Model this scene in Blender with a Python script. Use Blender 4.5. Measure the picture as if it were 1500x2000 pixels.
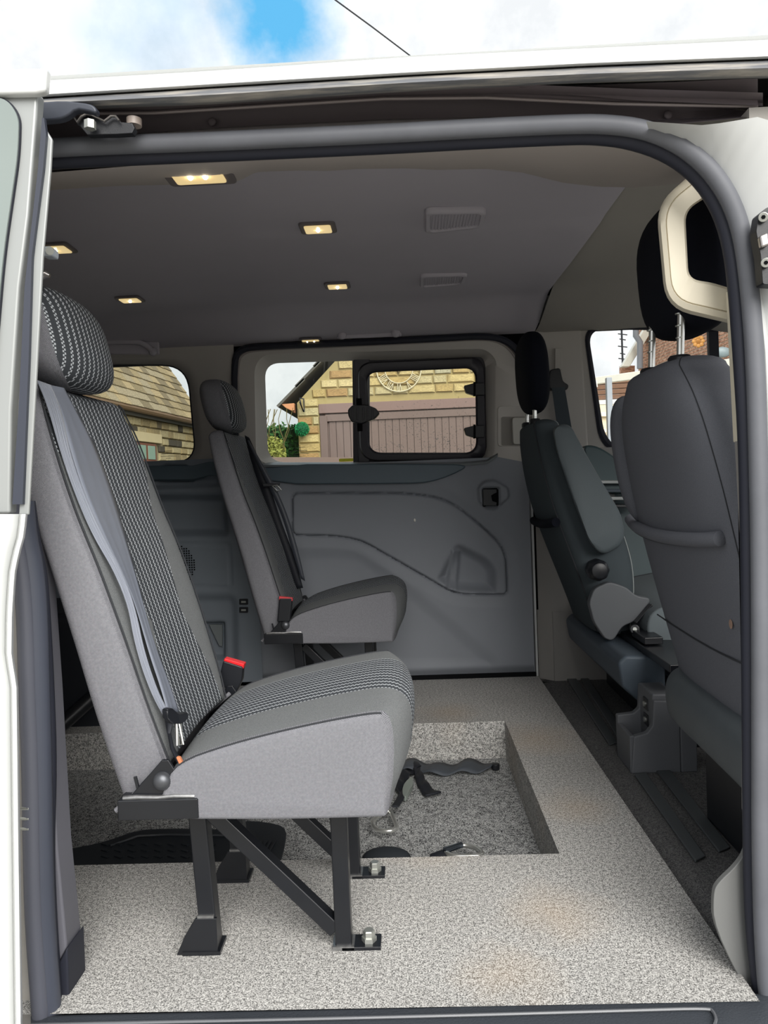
import bpy, bmesh, math, random
import numpy as np
from mathutils import Vector, Matrix
random.seed(7)
for o in list(bpy.data.objects): bpy.data.objects.remove(o, do_unlink=True)
SC = bpy.context.scene; COL = SC.collection
# ---------------------------------------------------------------- camera
F = 1500.0; CP = np.array([0.0, -1.09, 0.73]); _r = math.radians(2.2)
_d = np.array([45.0, 56.0, -F]); _d /= np.linalg.norm(_d)
_z = np.array([-math.sin(_r), math.cos(_r), 0.0]); _z -= _d*_z.dot(_d); _z /= np.linalg.norm(_z)
_x = np.cross(_d, _z); RM = np.array([_x, _d, _z])
cam_data = bpy.data.cameras.new('camera'); cam = bpy.data.objects.new('camera', cam_data); COL.objects.link(cam)
cam_data.sensor_fit = 'VERTICAL'; cam_data.sensor_height = 36; cam_data.lens = 27.0; cam_data.clip_start = 0.02
m4 = Matrix.Identity(4)
for i in range(3):
    for j in range(3): m4[i][j] = RM[i][j]
    m4[i][3] = CP[i]
cam.matrix_world = m4; SC.camera = cam
# ---------------------------------------------------------------- view
SC.view_settings.view_transform = 'Standard'; SC.view_settings.look = 'None'
SC.view_settings.gamma = 1.0; SC.view_settings.use_curve_mapping = False
SC.view_settings.exposure = 0.3
# ---------------------------------------------------------------- node helpers
def lin(c):
    if max(c) > 1.0: c = [x/255.0 for x in c]
    return tuple((x/12.92 if x <= .04045 else ((x+.055)/1.055)**2.4) for x in c)
class NT:
    def __init__(s, tree): s.t = tree; s.n = tree.nodes; s.l = tree.links
    def new(s, ty, **k):
        n = s.n.new(ty)
        for a, b in k.items(): setattr(n, a, b)
        return n
    def put(s, sock, v):
        if isinstance(v, bpy.types.NodeSocket): s.l.new(v, sock)
        else: sock.default_value = v
    def m(s, op, a, b=None, c=None, clamp=False):
        n = s.new('ShaderNodeMath', operation=op, use_clamp=clamp)
        s.put(n.inputs[0], a)
        if b is not None: s.put(n.inputs[1], b)
        if c is not None: s.put(n.inputs[2], c)
        return n.outputs[0]
    def mix(s, f, a, b):
        n = s.new('ShaderNodeMix', data_type='RGBA')
        s.put(n.inputs[0], f)
        for k, v in ((6, a), (7, b)):
            if isinstance(v, bpy.types.NodeSocket): s.l.new(v, n.inputs[k])
            else: n.inputs[k].default_value = tuple(v)+(1,) if len(v) == 3 else v
        return n.outputs[2]
    def noise(s, vec, scale, detail=2, rough=.5):
        n = s.new('ShaderNodeTexNoise'); 
        if vec is not None: s.l.new(vec, n.inputs['Vector'])
        n.inputs['Scale'].default_value = scale; n.inputs['Detail'].default_value = detail; n.inputs['Roughness'].default_value = rough
        return n.outputs['Fac']
    def ramp(s, f, stops, interp='LINEAR'):
        n = s.new('ShaderNodeValToRGB'); s.l.new(f, n.inputs[0]); cr = n.color_ramp; cr.interpolation = interp
        while len(cr.elements) < len(stops): cr.elements.new(.5)
        for e, (p, c) in zip(cr.elements, stops):
            e.position = p; e.color = (c, c, c, 1) if not hasattr(c, '__len__') else tuple(c)+(1,)
        return n.outputs[0]
    def sep(s, v):
        n = s.new('ShaderNodeSeparateXYZ'); s.l.new(v, n.inputs[0]); return n.outputs
    def tc(s, k): return s.new('ShaderNodeTexCoord').outputs[k]
    def bump(s, h, strength, dist):
        n = s.new('ShaderNodeBump'); n.inputs['Strength'].default_value = strength; n.inputs['Distance'].default_value = dist
        s.l.new(h, n.inputs['Height']); return n.outputs[0]
def newmat(name):
    m = bpy.data.materials.new(name); m.use_nodes = True; t = NT(m.node_tree); b = m.node_tree.nodes['Principled BSDF']
    return m, t, b
MATS = {}
def plain(name, c, rough=.5, metal=0.0, spec=.5, var=.06, vscale=6, grain=0.0, gscale=900, emit=None, coat=0):
    if name in MATS: return MATS[name]
    m, t, b = newmat(name); c = lin(c); co = t.tc('Object')
    nz = t.noise(co, vscale, 4, .6)
    col = t.mix(nz, [x*(1-var) for x in c], [min(1, x*(1+var)) for x in c])
    t.l.new(col, b.inputs['Base Color']); b.inputs['Roughness'].default_value = rough
    b.inputs['Metallic'].default_value = metal; b.inputs['Specular IOR Level'].default_value = spec
    if coat: b.inputs['Coat Weight'].default_value = coat
    if grain: t.l.new(t.bump(t.noise(co, gscale, 2), grain, .0006), b.inputs['Normal'])
    if emit: b.inputs['Emission Color'].default_value = tuple(lin(emit[0]))+(1,); b.inputs['Emission Strength'].default_value = emit[1]
    MATS[name] = m; return m
# ---------------------------------------------------------------- world (overcast sky with broken cloud)
def ray(px, py): return RM @ np.array([px-750.0, 1000.0-py, -F])
w = bpy.data.worlds.new('sky'); SC.world = w; w.use_nodes = True; t = NT(w.node_tree)
bg = w.node_tree.nodes['Background']; co = t.tc('Generated')
dn = ray(545, 15); dn = dn/np.linalg.norm(dn)
vm = t.new('ShaderNodeVectorMath', operation='DISTANCE'); t.l.new(co, vm.inputs[0]); vm.inputs[1].default_value = dn
n1 = t.noise(co, 7, 6, .6); n2 = t.noise(co, 2.2, 4, .55); n3 = t.noise(co, 11, 5, .6)
hole = t.m('SUBTRACT', t.m('ADD', vm.outputs['Value'], t.m('MULTIPLY', n1, .16)), .062)
hole = t.ramp(hole, [(0.04, 1.0), (.105, 0.0)])
wide = t.ramp(n2, [(.60, 0.0), (.74, .45)])
blue = t.m('MAXIMUM', hole, wide)
cloud = t.mix(t.ramp(n3, [(.38, 0.0), (.6, 1.0)]), (.74, .765, .785), (.93, .935, .94))
col = t.mix(blue, cloud, lin((95, 178, 226)))
t.l.new(col, bg.inputs['Color']); bg.inputs['Strength'].default_value = 1.0
# ---------------------------------------------------------------- sun behind thin cloud, from behind the camera
sd = bpy.data.lights.new('sun', 'SUN'); sun = bpy.data.objects.new('sun', sd); COL.objects.link(sun)
sd.energy = 4.0; sd.angle = math.radians(50); sd.color = (1.0, .97, .92)
sun.rotation_euler = Vector((-.30, .86, -.62)).to_track_quat('-Z', 'Y').to_euler()
# ---------------------------------------------------------------- geometry helpers
def Wp(px, py, n, d):
    v = ray(px, py); n = np.array(n, float); t_ = (d-n.dot(CP))/n.dot(v); return tuple(CP+v*t_)
def WX(px, py, X): return Wp(px, py, (1, 0, 0), X)
def WY(px, py, Y): return Wp(px, py, (0, 1, 0), Y)
def WZ(px, py, Z): return Wp(px, py, (0, 0, 1), Z)
def V(p): return Vector(p)
def tag(o, label=None, cat=None, group=None, kind=None):
    if label: o['label'] = label
    if cat: o['category'] = cat
    if group: o['group'] = group
    if kind: o['kind'] = kind
    return o
def empty(name, loc=(0, 0, 0)):
    o = bpy.data.objects.new(name, None); COL.objects.link(o); o.location = loc; o.empty_display_size = .05
    return o
def thing(name, label, cat, loc=(0, 0, 0), group=None): return tag(empty(name, loc), label, cat, group)
def struct(name, loc=(0, 0, 0)): return tag(empty(name, loc), kind='structure')
def off(parent):
    p = Vector((0, 0, 0))
    while parent is not None: p += parent.location; parent = parent.parent
    return p
def mk(name, verts, faces, mat, parent=None, smooth=True, ang=40, uv=None, mi=None, bevel=0, segs=2):
    o3 = off(parent)
    if parent is None and len(verts):
        a = np.array([tuple(v) for v in verts]); c = (a.min(0)+a.max(0))/2; c[2] = a[:, 2].min(); o3 = Vector(c)
    me = bpy.data.meshes.new(name)
    me.from_pydata([tuple(Vector(v)-o3) for v in verts], [], faces)
    for mm in (mat if isinstance(mat, (list, tuple)) else [mat]): me.materials.append(mm)
    if mi: me.polygons.foreach_set('material_index', mi)
    if uv is not None:
        l = me.uv_layers.new(name='UVMap'); d = []
        for f in me.polygons:
            for vi in f.vertices: d += list(uv[vi])
        l.data.foreach_set('uv', d)
    bm = bmesh.new(); bm.from_mesh(me); bmesh.ops.recalc_face_normals(bm, faces=bm.faces); bm.to_mesh(me); bm.free()
    if smooth:
        me.shade_smooth() if hasattr(me, 'shade_smooth') else None
        me.set_sharp_from_angle(angle=math.radians(ang))
    o = bpy.data.objects.new(name, me); COL.objects.link(o)
    if parent is not None: o.parent = parent
    else: o.location = o3
    if bevel:
        b = o.modifiers.new('bevel', 'BEVEL'); b.width = bevel; b.segments = segs; b.limit_method = 'ANGLE'; b.angle_limit = math.radians(35); b.harden_normals = True
        for p in me.polygons: p.use_smooth = True
        for e in me.edges: e.use_edge_sharp = False
    return o
class MB:
    def __init__(s): s.v = []; s.f = []
    def add(s, v, f): b = len(s.v); s.v += [tuple(p) for p in v]; s.f += [tuple(i+b for i in q) for q in f]; return s
    def box(s, c, sz, M=None):
        a = [(x*sz[0]/2, y*sz[1]/2, z*sz[2]/2) for x in (-1, 1) for y in (-1, 1) for z in (-1, 1)]
        M = M or Matrix.Identity(3); c = Vector(c)
        return s.add([c+M@Vector(p) for p in a], [(0, 1, 3, 2), (4, 6, 7, 5), (0, 4, 5, 1), (2, 3, 7, 6), (0, 2, 6, 4), (1, 5, 7, 3)])
    def bar(s, a, b, w, h, up=(0, 0, 1)):
        a, b = Vector(a), Vector(b); d = (b-a).normalized(); x = d.cross(Vector(up)).normalized(); y = x.cross(d)
        vs = []
        for p in (a, b):
            for i, j in ((-1, -1), (1, -1), (1, 1), (-1, 1)): vs.append(p+x*(i*w/2)+y*(j*h/2))
        return s.add(vs, [(3, 2, 1, 0), (4, 5, 6, 7)]+[(i, (i+1) % 4, 4+(i+1) % 4, 4+i) for i in range(4)])
    def tube(s, path, r, n=10, caps=True, ry=None, up=(0, 0, 1), closed=False):
        P = [Vector(p) for p in path]; N = len(P); rings = []; up = Vector(up); prev = None
        for i, p in enumerate(P):
            if closed: d = P[(i+1) % N]-P[i-1]
            else: d = P[min(i+1, N-1)]-P[max(i-1, 0)]
            d.normalize()
            x = d.cross(up)
            if x.length < 1e-3: x = prev.copy() if prev else d.cross(Vector((1, 0, 0)))
            x.normalize()
            if prev and x.dot(prev) < 0: x = -x
            prev = x; y = x.cross(d)
            rr = r[i] if hasattr(r, '__len__') else r; r2 = ry if ry else rr
            rings.append([p+x*(rr*math.cos(2*math.pi*k/n))+y*(r2*math.sin(2*math.pi*k/n)) for k in range(n)])
        vs = [q for g in rings for q in g]; fs = []
        M_ = N if closed else N-1
        for i in range(M_):
            j = (i+1) % N
            for k in range(n): fs.append((i*n+k, i*n+(k+1) % n, j*n+(k+1) % n, j*n+k))
        if caps and not closed: fs += [tuple(range(n))[::-1], tuple((N-1)*n+k for k in range(n))]
        return s.add(vs, fs)
    def loft(s, loops, caps=(True, True), closed=False):
        n = len(loops[0]); N = len(loops); vs = [q for g in loops for q in g]; fs = []
        for i in range(N if closed else N-1):
            j = (i+1) % N
            for k in range(n): fs.append((i*n+k, i*n+(k+1) % n, j*n+(k+1) % n, j*n+k))
        if not closed:
            if caps[0]: fs.append(tuple(range(n))[::-1])
            if caps[1]: fs.append(tuple((N-1)*n+k for k in range(n)))
        return s.add(vs, fs)
    def cyl(s, a, b, r, n=16, r2=None):
        return s.tube([a, b], [r, r2 if r2 is not None else r], n, up=(0, 0, 1) if abs((Vector(b)-Vector(a)).normalized().z) < .9 else (1, 0, 0))
    def ball(s, c, r, nu=16, nv=10, sc=(1, 1, 1)):
        loops = []
        for i in range(nv+1):
            a = math.pi*i/nv; rr = max(math.sin(a), .001)
            loops.append([(c[0]+r*sc[0]*rr*math.cos(2*math.pi*k/nu), c[1]+r*sc[1]*rr*math.sin(2*math.pi*k/nu), c[2]-r*sc[2]*math.cos(a)) for k in range(nu)])
        return s.loft(loops)
    def extr(s, pts, vec):
        n = len(pts); vec = Vector(vec); vs = [Vector(p) for p in pts]; vs = vs+[p+vec for p in vs]
        return s.add(vs, [tuple(range(n))[::-1], tuple(range(n, 2*n))]+[(i, (i+1) % n, n+(i+1) % n, n+i) for i in range(n)])
    def put(s, name, mat, parent=None, **k): return mk(name, s.v, s.f, mat, parent, **k)
def rpoly(pts, r, seg=5):
    out = []; n = len(pts)
    for i in range(n):
        p = Vector(pts[i]).to_2d(); a = Vector(pts[i-1]).to_2d(); b = Vector(pts[(i+1) % n]).to_2d()
        rr = r[i] if hasattr(r, '__len__') else r
        da = (a-p); db = (b-p); k = min(rr, da.length*.48, db.length*.48)
        s_ = p+da.normalized()*k; e = p+db.normalized()*k
        for j in range(seg+1):
            u = j/seg; out.append(tuple((1-u)**2*s_+2*u*(1-u)*p+u*u*e))
    return out
def pxY(pts, Y): return [WY(x, y, Y) for x, y in pts]
def slab(name, pts, Y, th, mat, parent=None, r=0, seg=4, bevel=0, **k):
    if r: pts = rpoly(pts, r, seg)
    return MB().extr(pxY(pts, Y), (0, th, 0)).put(name, mat, parent, bevel=bevel, **k)
def interp(pts, n):
    P = [np.array(p, float) for p in pts]; d = [0]
    for a, b in zip(P, P[1:]): d.append(d[-1]+np.linalg.norm(b-a))
    out = []
    for i in range(n):
        q = d[-1]*i/(n-1); j = max(k for k in range(len(d)) if d[k] <= q+1e-9); j = min(j, len(P)-2)
        u = (q-d[j])/(d[j+1]-d[j]+1e-12); out.append(tuple(P[j]*(1-u)+P[j+1]*u))
    return out
def smoothp(pts, it=2, closed=False):
    P = [np.array(p, float) for p in pts]
    for _ in range(it):
        Q = [] if closed else [P[0]]
        rng = range(len(P)) if closed else range(len(P)-1)
        for i in rng:
            a, b = P[i], P[(i+1) % len(P)]; Q += [a*.75+b*.25, a*.25+b*.75]
        if not closed: Q.append(P[-1])
        P = Q
    return [tuple(p) for p in P]
def sheet(name, rows, mat, parent=None, n=40, ang=60, **k):
    R = [interp(r, n) for r in rows]; vs = [p for r in R for p in r]
    fs = [(i*n+j, i*n+j+1, (i+1)*n+j+1, (i+1)*n+j) for i in range(len(R)-1) for j in range(n-1)]
    return mk(name, vs, fs, mat, parent, ang=ang, **k)
def sdf(PX, PZ, poly):
    poly = np.array([p[:2] for p in poly], float); d = np.full(PX.shape, 1e9); s = np.ones(PX.shape); n = len(poly)
    for i in range(n):
        a = poly[i]; b = poly[i-1]; e = b-a; wx = PX-a[0]; wz = PZ-a[1]
        h = np.clip((wx*e[0]+wz*e[1])/(e@e+1e-12), 0, 1); bx = wx-e[0]*h; bz = wz-e[1]*h
        d = np.minimum(d, bx*bx+bz*bz)
        c1 = PZ >= a[1]; c2 = PZ < b[1]; c3 = e[0]*wz > e[1]*wx
        fl = (c1 & c2 & c3) | (~c1 & ~c2 & ~c3); s = np.where(fl, -s, s)
    return s*np.sqrt(d)
def sstep(a, b, x):
    t_ = np.clip((x-a)/(b-a), 0, 1); return t_*t_*(3-2*t_)
def XZ(pts, Y, r=0, seg=4):
    if r: pts = rpoly(pts, r, seg)
    return [(WY(x, y, Y)[0], WY(x, y, Y)[2]) for x, y in pts]
def relief(name, x0, x1, z0, z1, step, yf, mat, parent, thick=None):
    nx = int((x1-x0)/step)+1; nz = int((z1-z0)/step)+1
    X, Z = np.meshgrid(np.linspace(x0, x1, nx), np.linspace(z0, z1, nz)); Y = yf(X, Z)
    vs = list(zip(X.ravel().tolist(), Y.ravel().tolist(), Z.ravel().tolist()))
    fs = [(i*nx+j, i*nx+j+1, (i+1)*nx+j+1, (i+1)*nx+j) for i in range(nz-1) for j in range(nx-1)]
    return mk(name, vs, fs, mat, parent, ang=80)
def copy_tree(o, parent=None):
    c = o.copy(); COL.objects.link(c); c.parent = parent
    for ch in list(o.children): copy_tree(ch, c)
    return c
# ---------------------------------------------------------------- materials
def carpet(name, dark, light, scale, stain=False):
    m, t, b = newmat(name); co = t.tc('Object')
    n = t.noise(co, scale, 3, .7); n2 = t.noise(co, scale*.35, 2, .6); k = t.m('ADD', t.m('MULTIPLY', n, .75), t.m('MULTIPLY', n2, .25))
    col = t.mix(t.ramp(k, [(.42, 0.0), (.58, 1.0)]), lin(dark), lin(light))
    big = t.noise(co, 3.0, 4, .6)
    col = t.mix(t.ramp(big, [(.35, .0), (.7, .22)]), col, lin([min(255, x*1.12) for x in dark]))
    if stain:
        for (sx, sy, sr) in ((.34, .60, .09), (.22, .18, .09), (.02, .45, .10), (.12, .02, .08), (.33, 1.05, .12), (.10, 1.32, .10)):
            vv = t.new('ShaderNodeVectorMath', operation='DISTANCE'); g = t.new('ShaderNodeNewGeometry'); t.l.new(g.outputs['Position'], vv.inputs[0]); vv.inputs[1].default_value = (sx, sy, 0)
            f = t.m('ADD', vv.outputs['Value'], t.m('MULTIPLY', t.noise(co, 12, 3), .1))
            f = t.ramp(t.m('DIVIDE', f, sr*2.2), [(.25, .26), (.8, 0.0)])
            col = t.mix(f, col, lin((188, 158, 118)))
    t.l.new(col, b.inputs['Base Color']); b.inputs['Roughness'].default_value = .95; b.inputs['Specular IOR Level'].default_value = .15
    t.l.new(t.bump(k, .5, .003), b.inputs['Normal']); return m
M_CARPET = carpet('carpet', (92, 91, 89), (228, 226, 222), 430, True)
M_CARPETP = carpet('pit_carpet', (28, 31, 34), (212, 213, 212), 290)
M_CABMAT = carpet('cab_carpet', (66, 66, 68), (118, 117, 116), 420)
M_HEAD = plain('headliner', (188, 184, 192), .95, spec=.1, var=.04, grain=.3, gscale=1400)
M_TRIMU = plain('upper_trim', (190, 186, 180), .62, var=.04, spec=.35, grain=.25)
M_PANEL = plain('door_panel', (136, 140, 147), .58, var=.05, spec=.4, grain=.4, gscale=1300)
M_DARKP = plain('dark_plastic', (76, 86, 96), .5, var=.08, spec=.4, grain=.5, gscale=1300)
M_BLACKP = plain('black_plastic', (24, 26, 31), .4, spec=.5, grain=.2)
M_VOID = plain('unlit_cavity', (14, 15, 17), .8, spec=.1)
M_FRAMEBLK = plain('window_black', (44, 42, 50), .42, spec=.5)
M_RUB = plain('rubber', (98, 100, 106), .55, var=.2, vscale=14, spec=.4)
M_RUBD = plain('rubber_dark', (40, 42, 52), .6, spec=.3)
M_WHITE = plain('white_paint', (208, 210, 209), .25, spec=.5, var=.01, coat=.5)
M_SILV = plain('silver_trim', (160, 163, 162), .35, metal=.25, var=.03)
M_TRACK = plain('track_brown_grey', (112, 104, 108), .55, var=.1, spec=.4)
M_ALU = plain('aluminium', (176, 172, 170), .3, metal=.9)
M_CHROME = plain('chrome', (225, 225, 220), .28, metal=.85)
M_ZINC = plain('zinc_plated', (190, 192, 186), .38, metal=.8, var=.15, vscale=60)
M_STEEL = plain('black_steel', (20, 22, 27), .32, spec=.6, var=.2, vscale=30)
M_WELD = plain('weld_bead', (150, 150, 150), .3, metal=.8, var=.5, vscale=120)
M_CREAM = plain('cream_trim', (214, 206, 186), .5, var=.03)
M_BELT = None
M_RED = plain('red_button', (215, 32, 38), .4)
M_ORANGE = plain('exposed_foam', (190, 120, 84), .9, var=.3, vscale=90)
M_DARKFAB = plain('dark_fabric', (104, 106, 113), .95, spec=.12, var=.28, vscale=700, grain=.8, gscale=1500)
M_BLKFAB = plain('black_fabric', (22, 24, 32), .95, spec=.12, grain=.6, gscale=1500)
M_ARM = plain('armrest_vinyl', (80, 88, 92), .6, spec=.35, grain=.5, gscale=1200)
M_STITCH = plain('white_stitching', (200, 205, 205), .8)
M_SEAM = plain('dark_stitching', (44, 46, 50), .9)
M_YEL = plain('yellow_sticker', (226, 222, 40), .5)
M_GREYPL = plain('grey_plastic', (100, 102, 106), .55, grain=.6, gscale=500)
def weave(name, a, b_, pitch=.0022):
    m, t, b = newmat(name); uv = t.new('ShaderNodeUVMap').outputs[0]; s = t.sep(uv)
    nz = t.noise(t.tc('Object'), 260, 2)
    fx = t.m('SINE', t.m('MULTIPLY', s[0], 2*math.pi/pitch)); fy = t.m('SINE', t.m('MULTIPLY', s[1], 2*math.pi/pitch))
    k = t.m('MULTIPLY_ADD', t.m('MULTIPLY', fx, fy), .5, .5)
    k = t.m('ADD', t.m('MULTIPLY', k, .8), t.m('MULTIPLY', nz, .2))
    col = t.mix(t.ramp(k, [(.3, 0.0), (.7, 1.0)]), lin(a), lin(b_)); t.l.new(col, b.inputs['Base Color'])
    b.inputs['Roughness'].default_value = .95; b.inputs['Specular IOR Level'].default_value = .15
    t.l.new(t.bump(k, .5, .001), b.inputs['Normal']); return m
M_WEAVE = weave('side_weave', (62, 63, 70), (158, 158, 163))
M_PLAINF = weave('bolster_weave', (82, 84, 86), (150, 152, 153), .0016)
def striped(name, widths, cut=None, base=(66, 69, 73), alt=(92, 95, 99)):
    m, t, b = newmat(name); s = t.sep(t.new('ShaderNodeUVMap').outputs[0]); u, v = s[0], s[1]
    w_ = t.ramp(v, [(p, q) for p, q in widths])
    reg = t.m('LESS_THAN', t.m('ABSOLUTE', u), w_)
    per = .0165; fr = t.m('FRACT', t.m('DIVIDE', t.m('ADD', u, 1.0), per))
    c1 = t.m('COMPARE', fr, .40, .085); c2 = t.m('COMPARE', fr, .60, .085)
    dv = t.m('FRACT', t.m('DIVIDE', v, .0062)); d1 = t.m('LESS_THAN', dv, .55); d2 = t.m('GREATER_THAN', dv, .45)
    dash = t.m('MAXIMUM', t.m('MULTIPLY', c1, d1), t.m('MULTIPLY', c2, d2))
    f = t.m('MULTIPLY', dash, reg)
    k = t.m('MULTIPLY_ADD', t.m('SINE', t.m('MULTIPLY', u, 2*math.pi/.0016)), .5, .5)
    ba = t.mix(k, lin(base), lin([x*1.15 for x in base])); pl = t.mix(t.noise(t.tc('Object'), 700, 2), lin((76, 78, 80)), lin((144, 147, 148)))
    col = t.mix(reg, pl, ba); col = t.mix(f, col, lin((204, 209, 214)))
    t.l.new(col, b.inputs['Base Color']); b.inputs['Roughness'].default_value = .95; b.inputs['Specular IOR Level'].default_value = .15
    t.l.new(t.bump(t.m('ADD', k, dash), .5, .001), b.inputs['Normal']); return m
M_STRB = striped('striped_back', [(0.30, .15), (.40, .125), (.525, .075), (.53, .085), (.70, .125), (.80, .185), (.9, .21)])
M_STRC = striped('striped_cushion', [(0.0, .10), (.3, .10), (.6, .10)])
M_STRH = striped('striped_headrest', [(0.0, .15), (1.0, .15)])
def belt_mat():
    m, t, b = newmat('belt_webbing'); s = t.sep(t.new('ShaderNodeUVMap').outputs[0])
    k = t.m('MULTIPLY_ADD', t.m('SINE', t.m('MULTIPLY', s[0], 2*math.pi*9)), .5, .5)
    col = t.mix(k, lin((112, 116, 128)), lin((134, 139, 151))); t.l.new(col, b.inputs['Base Color'])
    b.inputs['Roughness'].default_value = .5; b.inputs['Sheen Weight'].default_value = .3
    t.l.new(t.bump(k, .5, .001), b.inputs['Normal']); return m
M_BELT = belt_mat()
M_BELTD = plain('dark_webbing', (34, 36, 42), .6, var=.15, vscale=60, spec=.3)
def glass(name, tint, dirt=0.0, rough=0.0):
    m, t, b = newmat(name); t.n.remove(b); out = [n for n in t.n if n.type == 'OUTPUT_MATERIAL'][0]
    tr = t.new('ShaderNodeBsdfTransparent'); tr.inputs[0].default_value = tuple(tint)+(1,)
    gl = t.new('ShaderNodeBsdfGlossy'); gl.inputs['Roughness'].default_value = rough
    fr = t.new('ShaderNodeFresnel'); fr.inputs[0].default_value = 1.5
    mx = t.new('ShaderNodeMixShader'); t.l.new(fr.outputs[0], mx.inputs[0]); t.l.new(tr.outputs[0], mx.inputs[1]); t.l.new(gl.outputs[0], mx.inputs[2])
    last = mx.outputs[0]
    if dirt:
        co = t.tc('Object'); n = t.noise(co, 170, 3, .7); n2 = t.noise(co, 14, 3, .6); s = t.sep(co)
        k = t.ramp(t.m('ADD', t.m('ADD', n, t.m('MULTIPLY', n2, .35)), t.m('MULTIPLY_ADD', s[2], -.5, .43)), [(.75, 0.0), (.81, dirt)])
        df = t.new('ShaderNodeBsdfDiffuse'); df.inputs[0].default_value = (.75, .75, .72, 1)
        mx2 = t.new('ShaderNodeMixShader'); t.l.new(k, mx2.inputs[0]); t.l.new(last, mx2.inputs[1]); t.l.new(df.outputs[0], mx2.inputs[2]); last = mx2.outputs[0]
    t.l.new(last, out.inputs[0]); return m
M_GLASS = glass('tinted_glass', (.78, .82, .80)); M_GLASSD = glass('hopper_glass', (.74, .76, .72), .8); M_GLASSC = glass('cab_glass', (.93, .95, .95))
# ================================================================ STRUCTURE
# ---- floor
fl = struct('floor')
PZ_ = -.115
def grid_rect(mb, x0, x1, y0, y1, z, nx=8, ny=8):
    vs = [(x0+(x1-x0)*i/nx, y0+(y1-y0)*j/ny, z) for i in range(nx+1) for j in range(ny+1)]
    mb.add(vs, [(i*(ny+1)+j, (i+1)*(ny+1)+j, (i+1)*(ny+1)+j+1, i*(ny+1)+j+1) for i in range(nx) for j in range(ny)])
mb = MB(); grid_rect(mb, -1.95, .457, -.045, .386, 0); grid_rect(mb, -1.95, .457, 1.22, 1.74, 0); grid_rect(mb, .268, .457, .386, 1.22, 0)
mb.add([(-1.95, .386, 0), (.268, .386, 0), (.268, 1.22, 0), (-1.95, 1.22, 0), (-1.95, .386, PZ_), (.268, .386, PZ_), (.268, 1.22, PZ_), (-1.95, 1.22, PZ_)],
       [(0, 1, 5, 4), (1, 2, 6, 5), (2, 3, 7, 6)])
mb.add([(.457, -.045, 0), (.457, 1.74, 0), (.457, 1.74, -.10), (.457, -.045, -.10)], [(0, 1, 2, 3)])
mb.put('carpet', M_CARPET, fl, ang=20)
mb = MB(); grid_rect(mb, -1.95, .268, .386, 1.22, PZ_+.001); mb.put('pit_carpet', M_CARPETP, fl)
# cab carpet: a rounded shoulder, then the raised mat
rows = []
for x, z in ((.457, -.022), (.475, -.006), (.50, .0), (.60, .002), (1.0, .0), (1.7, .0)): rows.append([(x, -.02, z), (x, .5, z), (x, 1.0, z), (x, 1.76, z)])
sheet('cab_carpet', rows, M_CABMAT, fl, 30)
def strip(px):
    P = [WZ(x, y, .002) for x, y in px]
    mb = MB().extr(P, (0, 0, .006)); return mb.put('tread_strip', M_RUBD if False else plain('tread_rubber', (74, 78, 80), .5, grain=.5), fl, bevel=.003)
strip([(1239, 1516), (1262, 1512), (1379, 1676), (1358, 1687)])
strip([(1280, 1507), (1306, 1503), (1427, 1659), (1404, 1668)])
strip([(1104, 1323), (1122, 1321), (1206, 1452), (1190, 1458)])
strip([(1128, 1319), (1143, 1317), (1212, 1420), (1207, 1445)])
# sub-floor and sill
MB().box((-.2, .86, -.17), (3.6, 1.84, .06)).put('underbody', M_VOID, fl)
# ---- ceiling
ce = struct('ceiling')
def head_z(X, Y):
    z = 1.33-.07*sstep(1.40, 1.72, Y)-.004*sstep(.72, .78, Y)-.10*sstep(.22, .02, Y)
    z = z+.006*np.sin((X+1.2)*2.2)*sstep(.3, .5, Y)*sstep(1.3, 1.1, Y)
    return z-.012*sstep(-.45, -.9, X)*sstep(1.55, 1.2, Y)
xs = np.linspace(-1.95, .4815, 92); ys = np.linspace(.03, 1.73, 90); X, Y = np.meshgrid(xs, ys)
Zc = head_z(X, Y)+np.where(X > .462, (X-.462)*.3, 0)
def gridmesh(name, X, Y, Z, mat, parent):
    nz, nx = X.shape
    mk(name, list(zip(X.ravel().tolist(), Y.ravel().tolist(), Z.ravel().tolist())), [(i*nx+j, i*nx+j+1, (i+1)*nx+j+1, (i+1)*nx+j) for i in range(nz-1) for j in range(nx-1)], mat, parent, ang=80)
gridmesh('headliner', X, Y, Zc, M_HEAD, ce)
xs = np.linspace(.4845, 1.75, 40); X, Y = np.meshgrid(xs, ys); Zf = 1.335-.08*sstep(1.3, 1.73, Y)-.03*sstep(.75, .48, X)*0-.12*sstep(.9, 1.75, X)-.10*sstep(.22, .02, Y)+np.where(X < .50, (.50-X)*.3, 0)
gridmesh('front_headliner', X, Y, Zf, plain('front_headliner', (176, 172, 165), .9, spec=.15, grain=.3), ce)
MB().box((.481, .97, 1.345), (.05, 1.5, .01)).put('seam_backing', M_VOID, ce)
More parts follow.
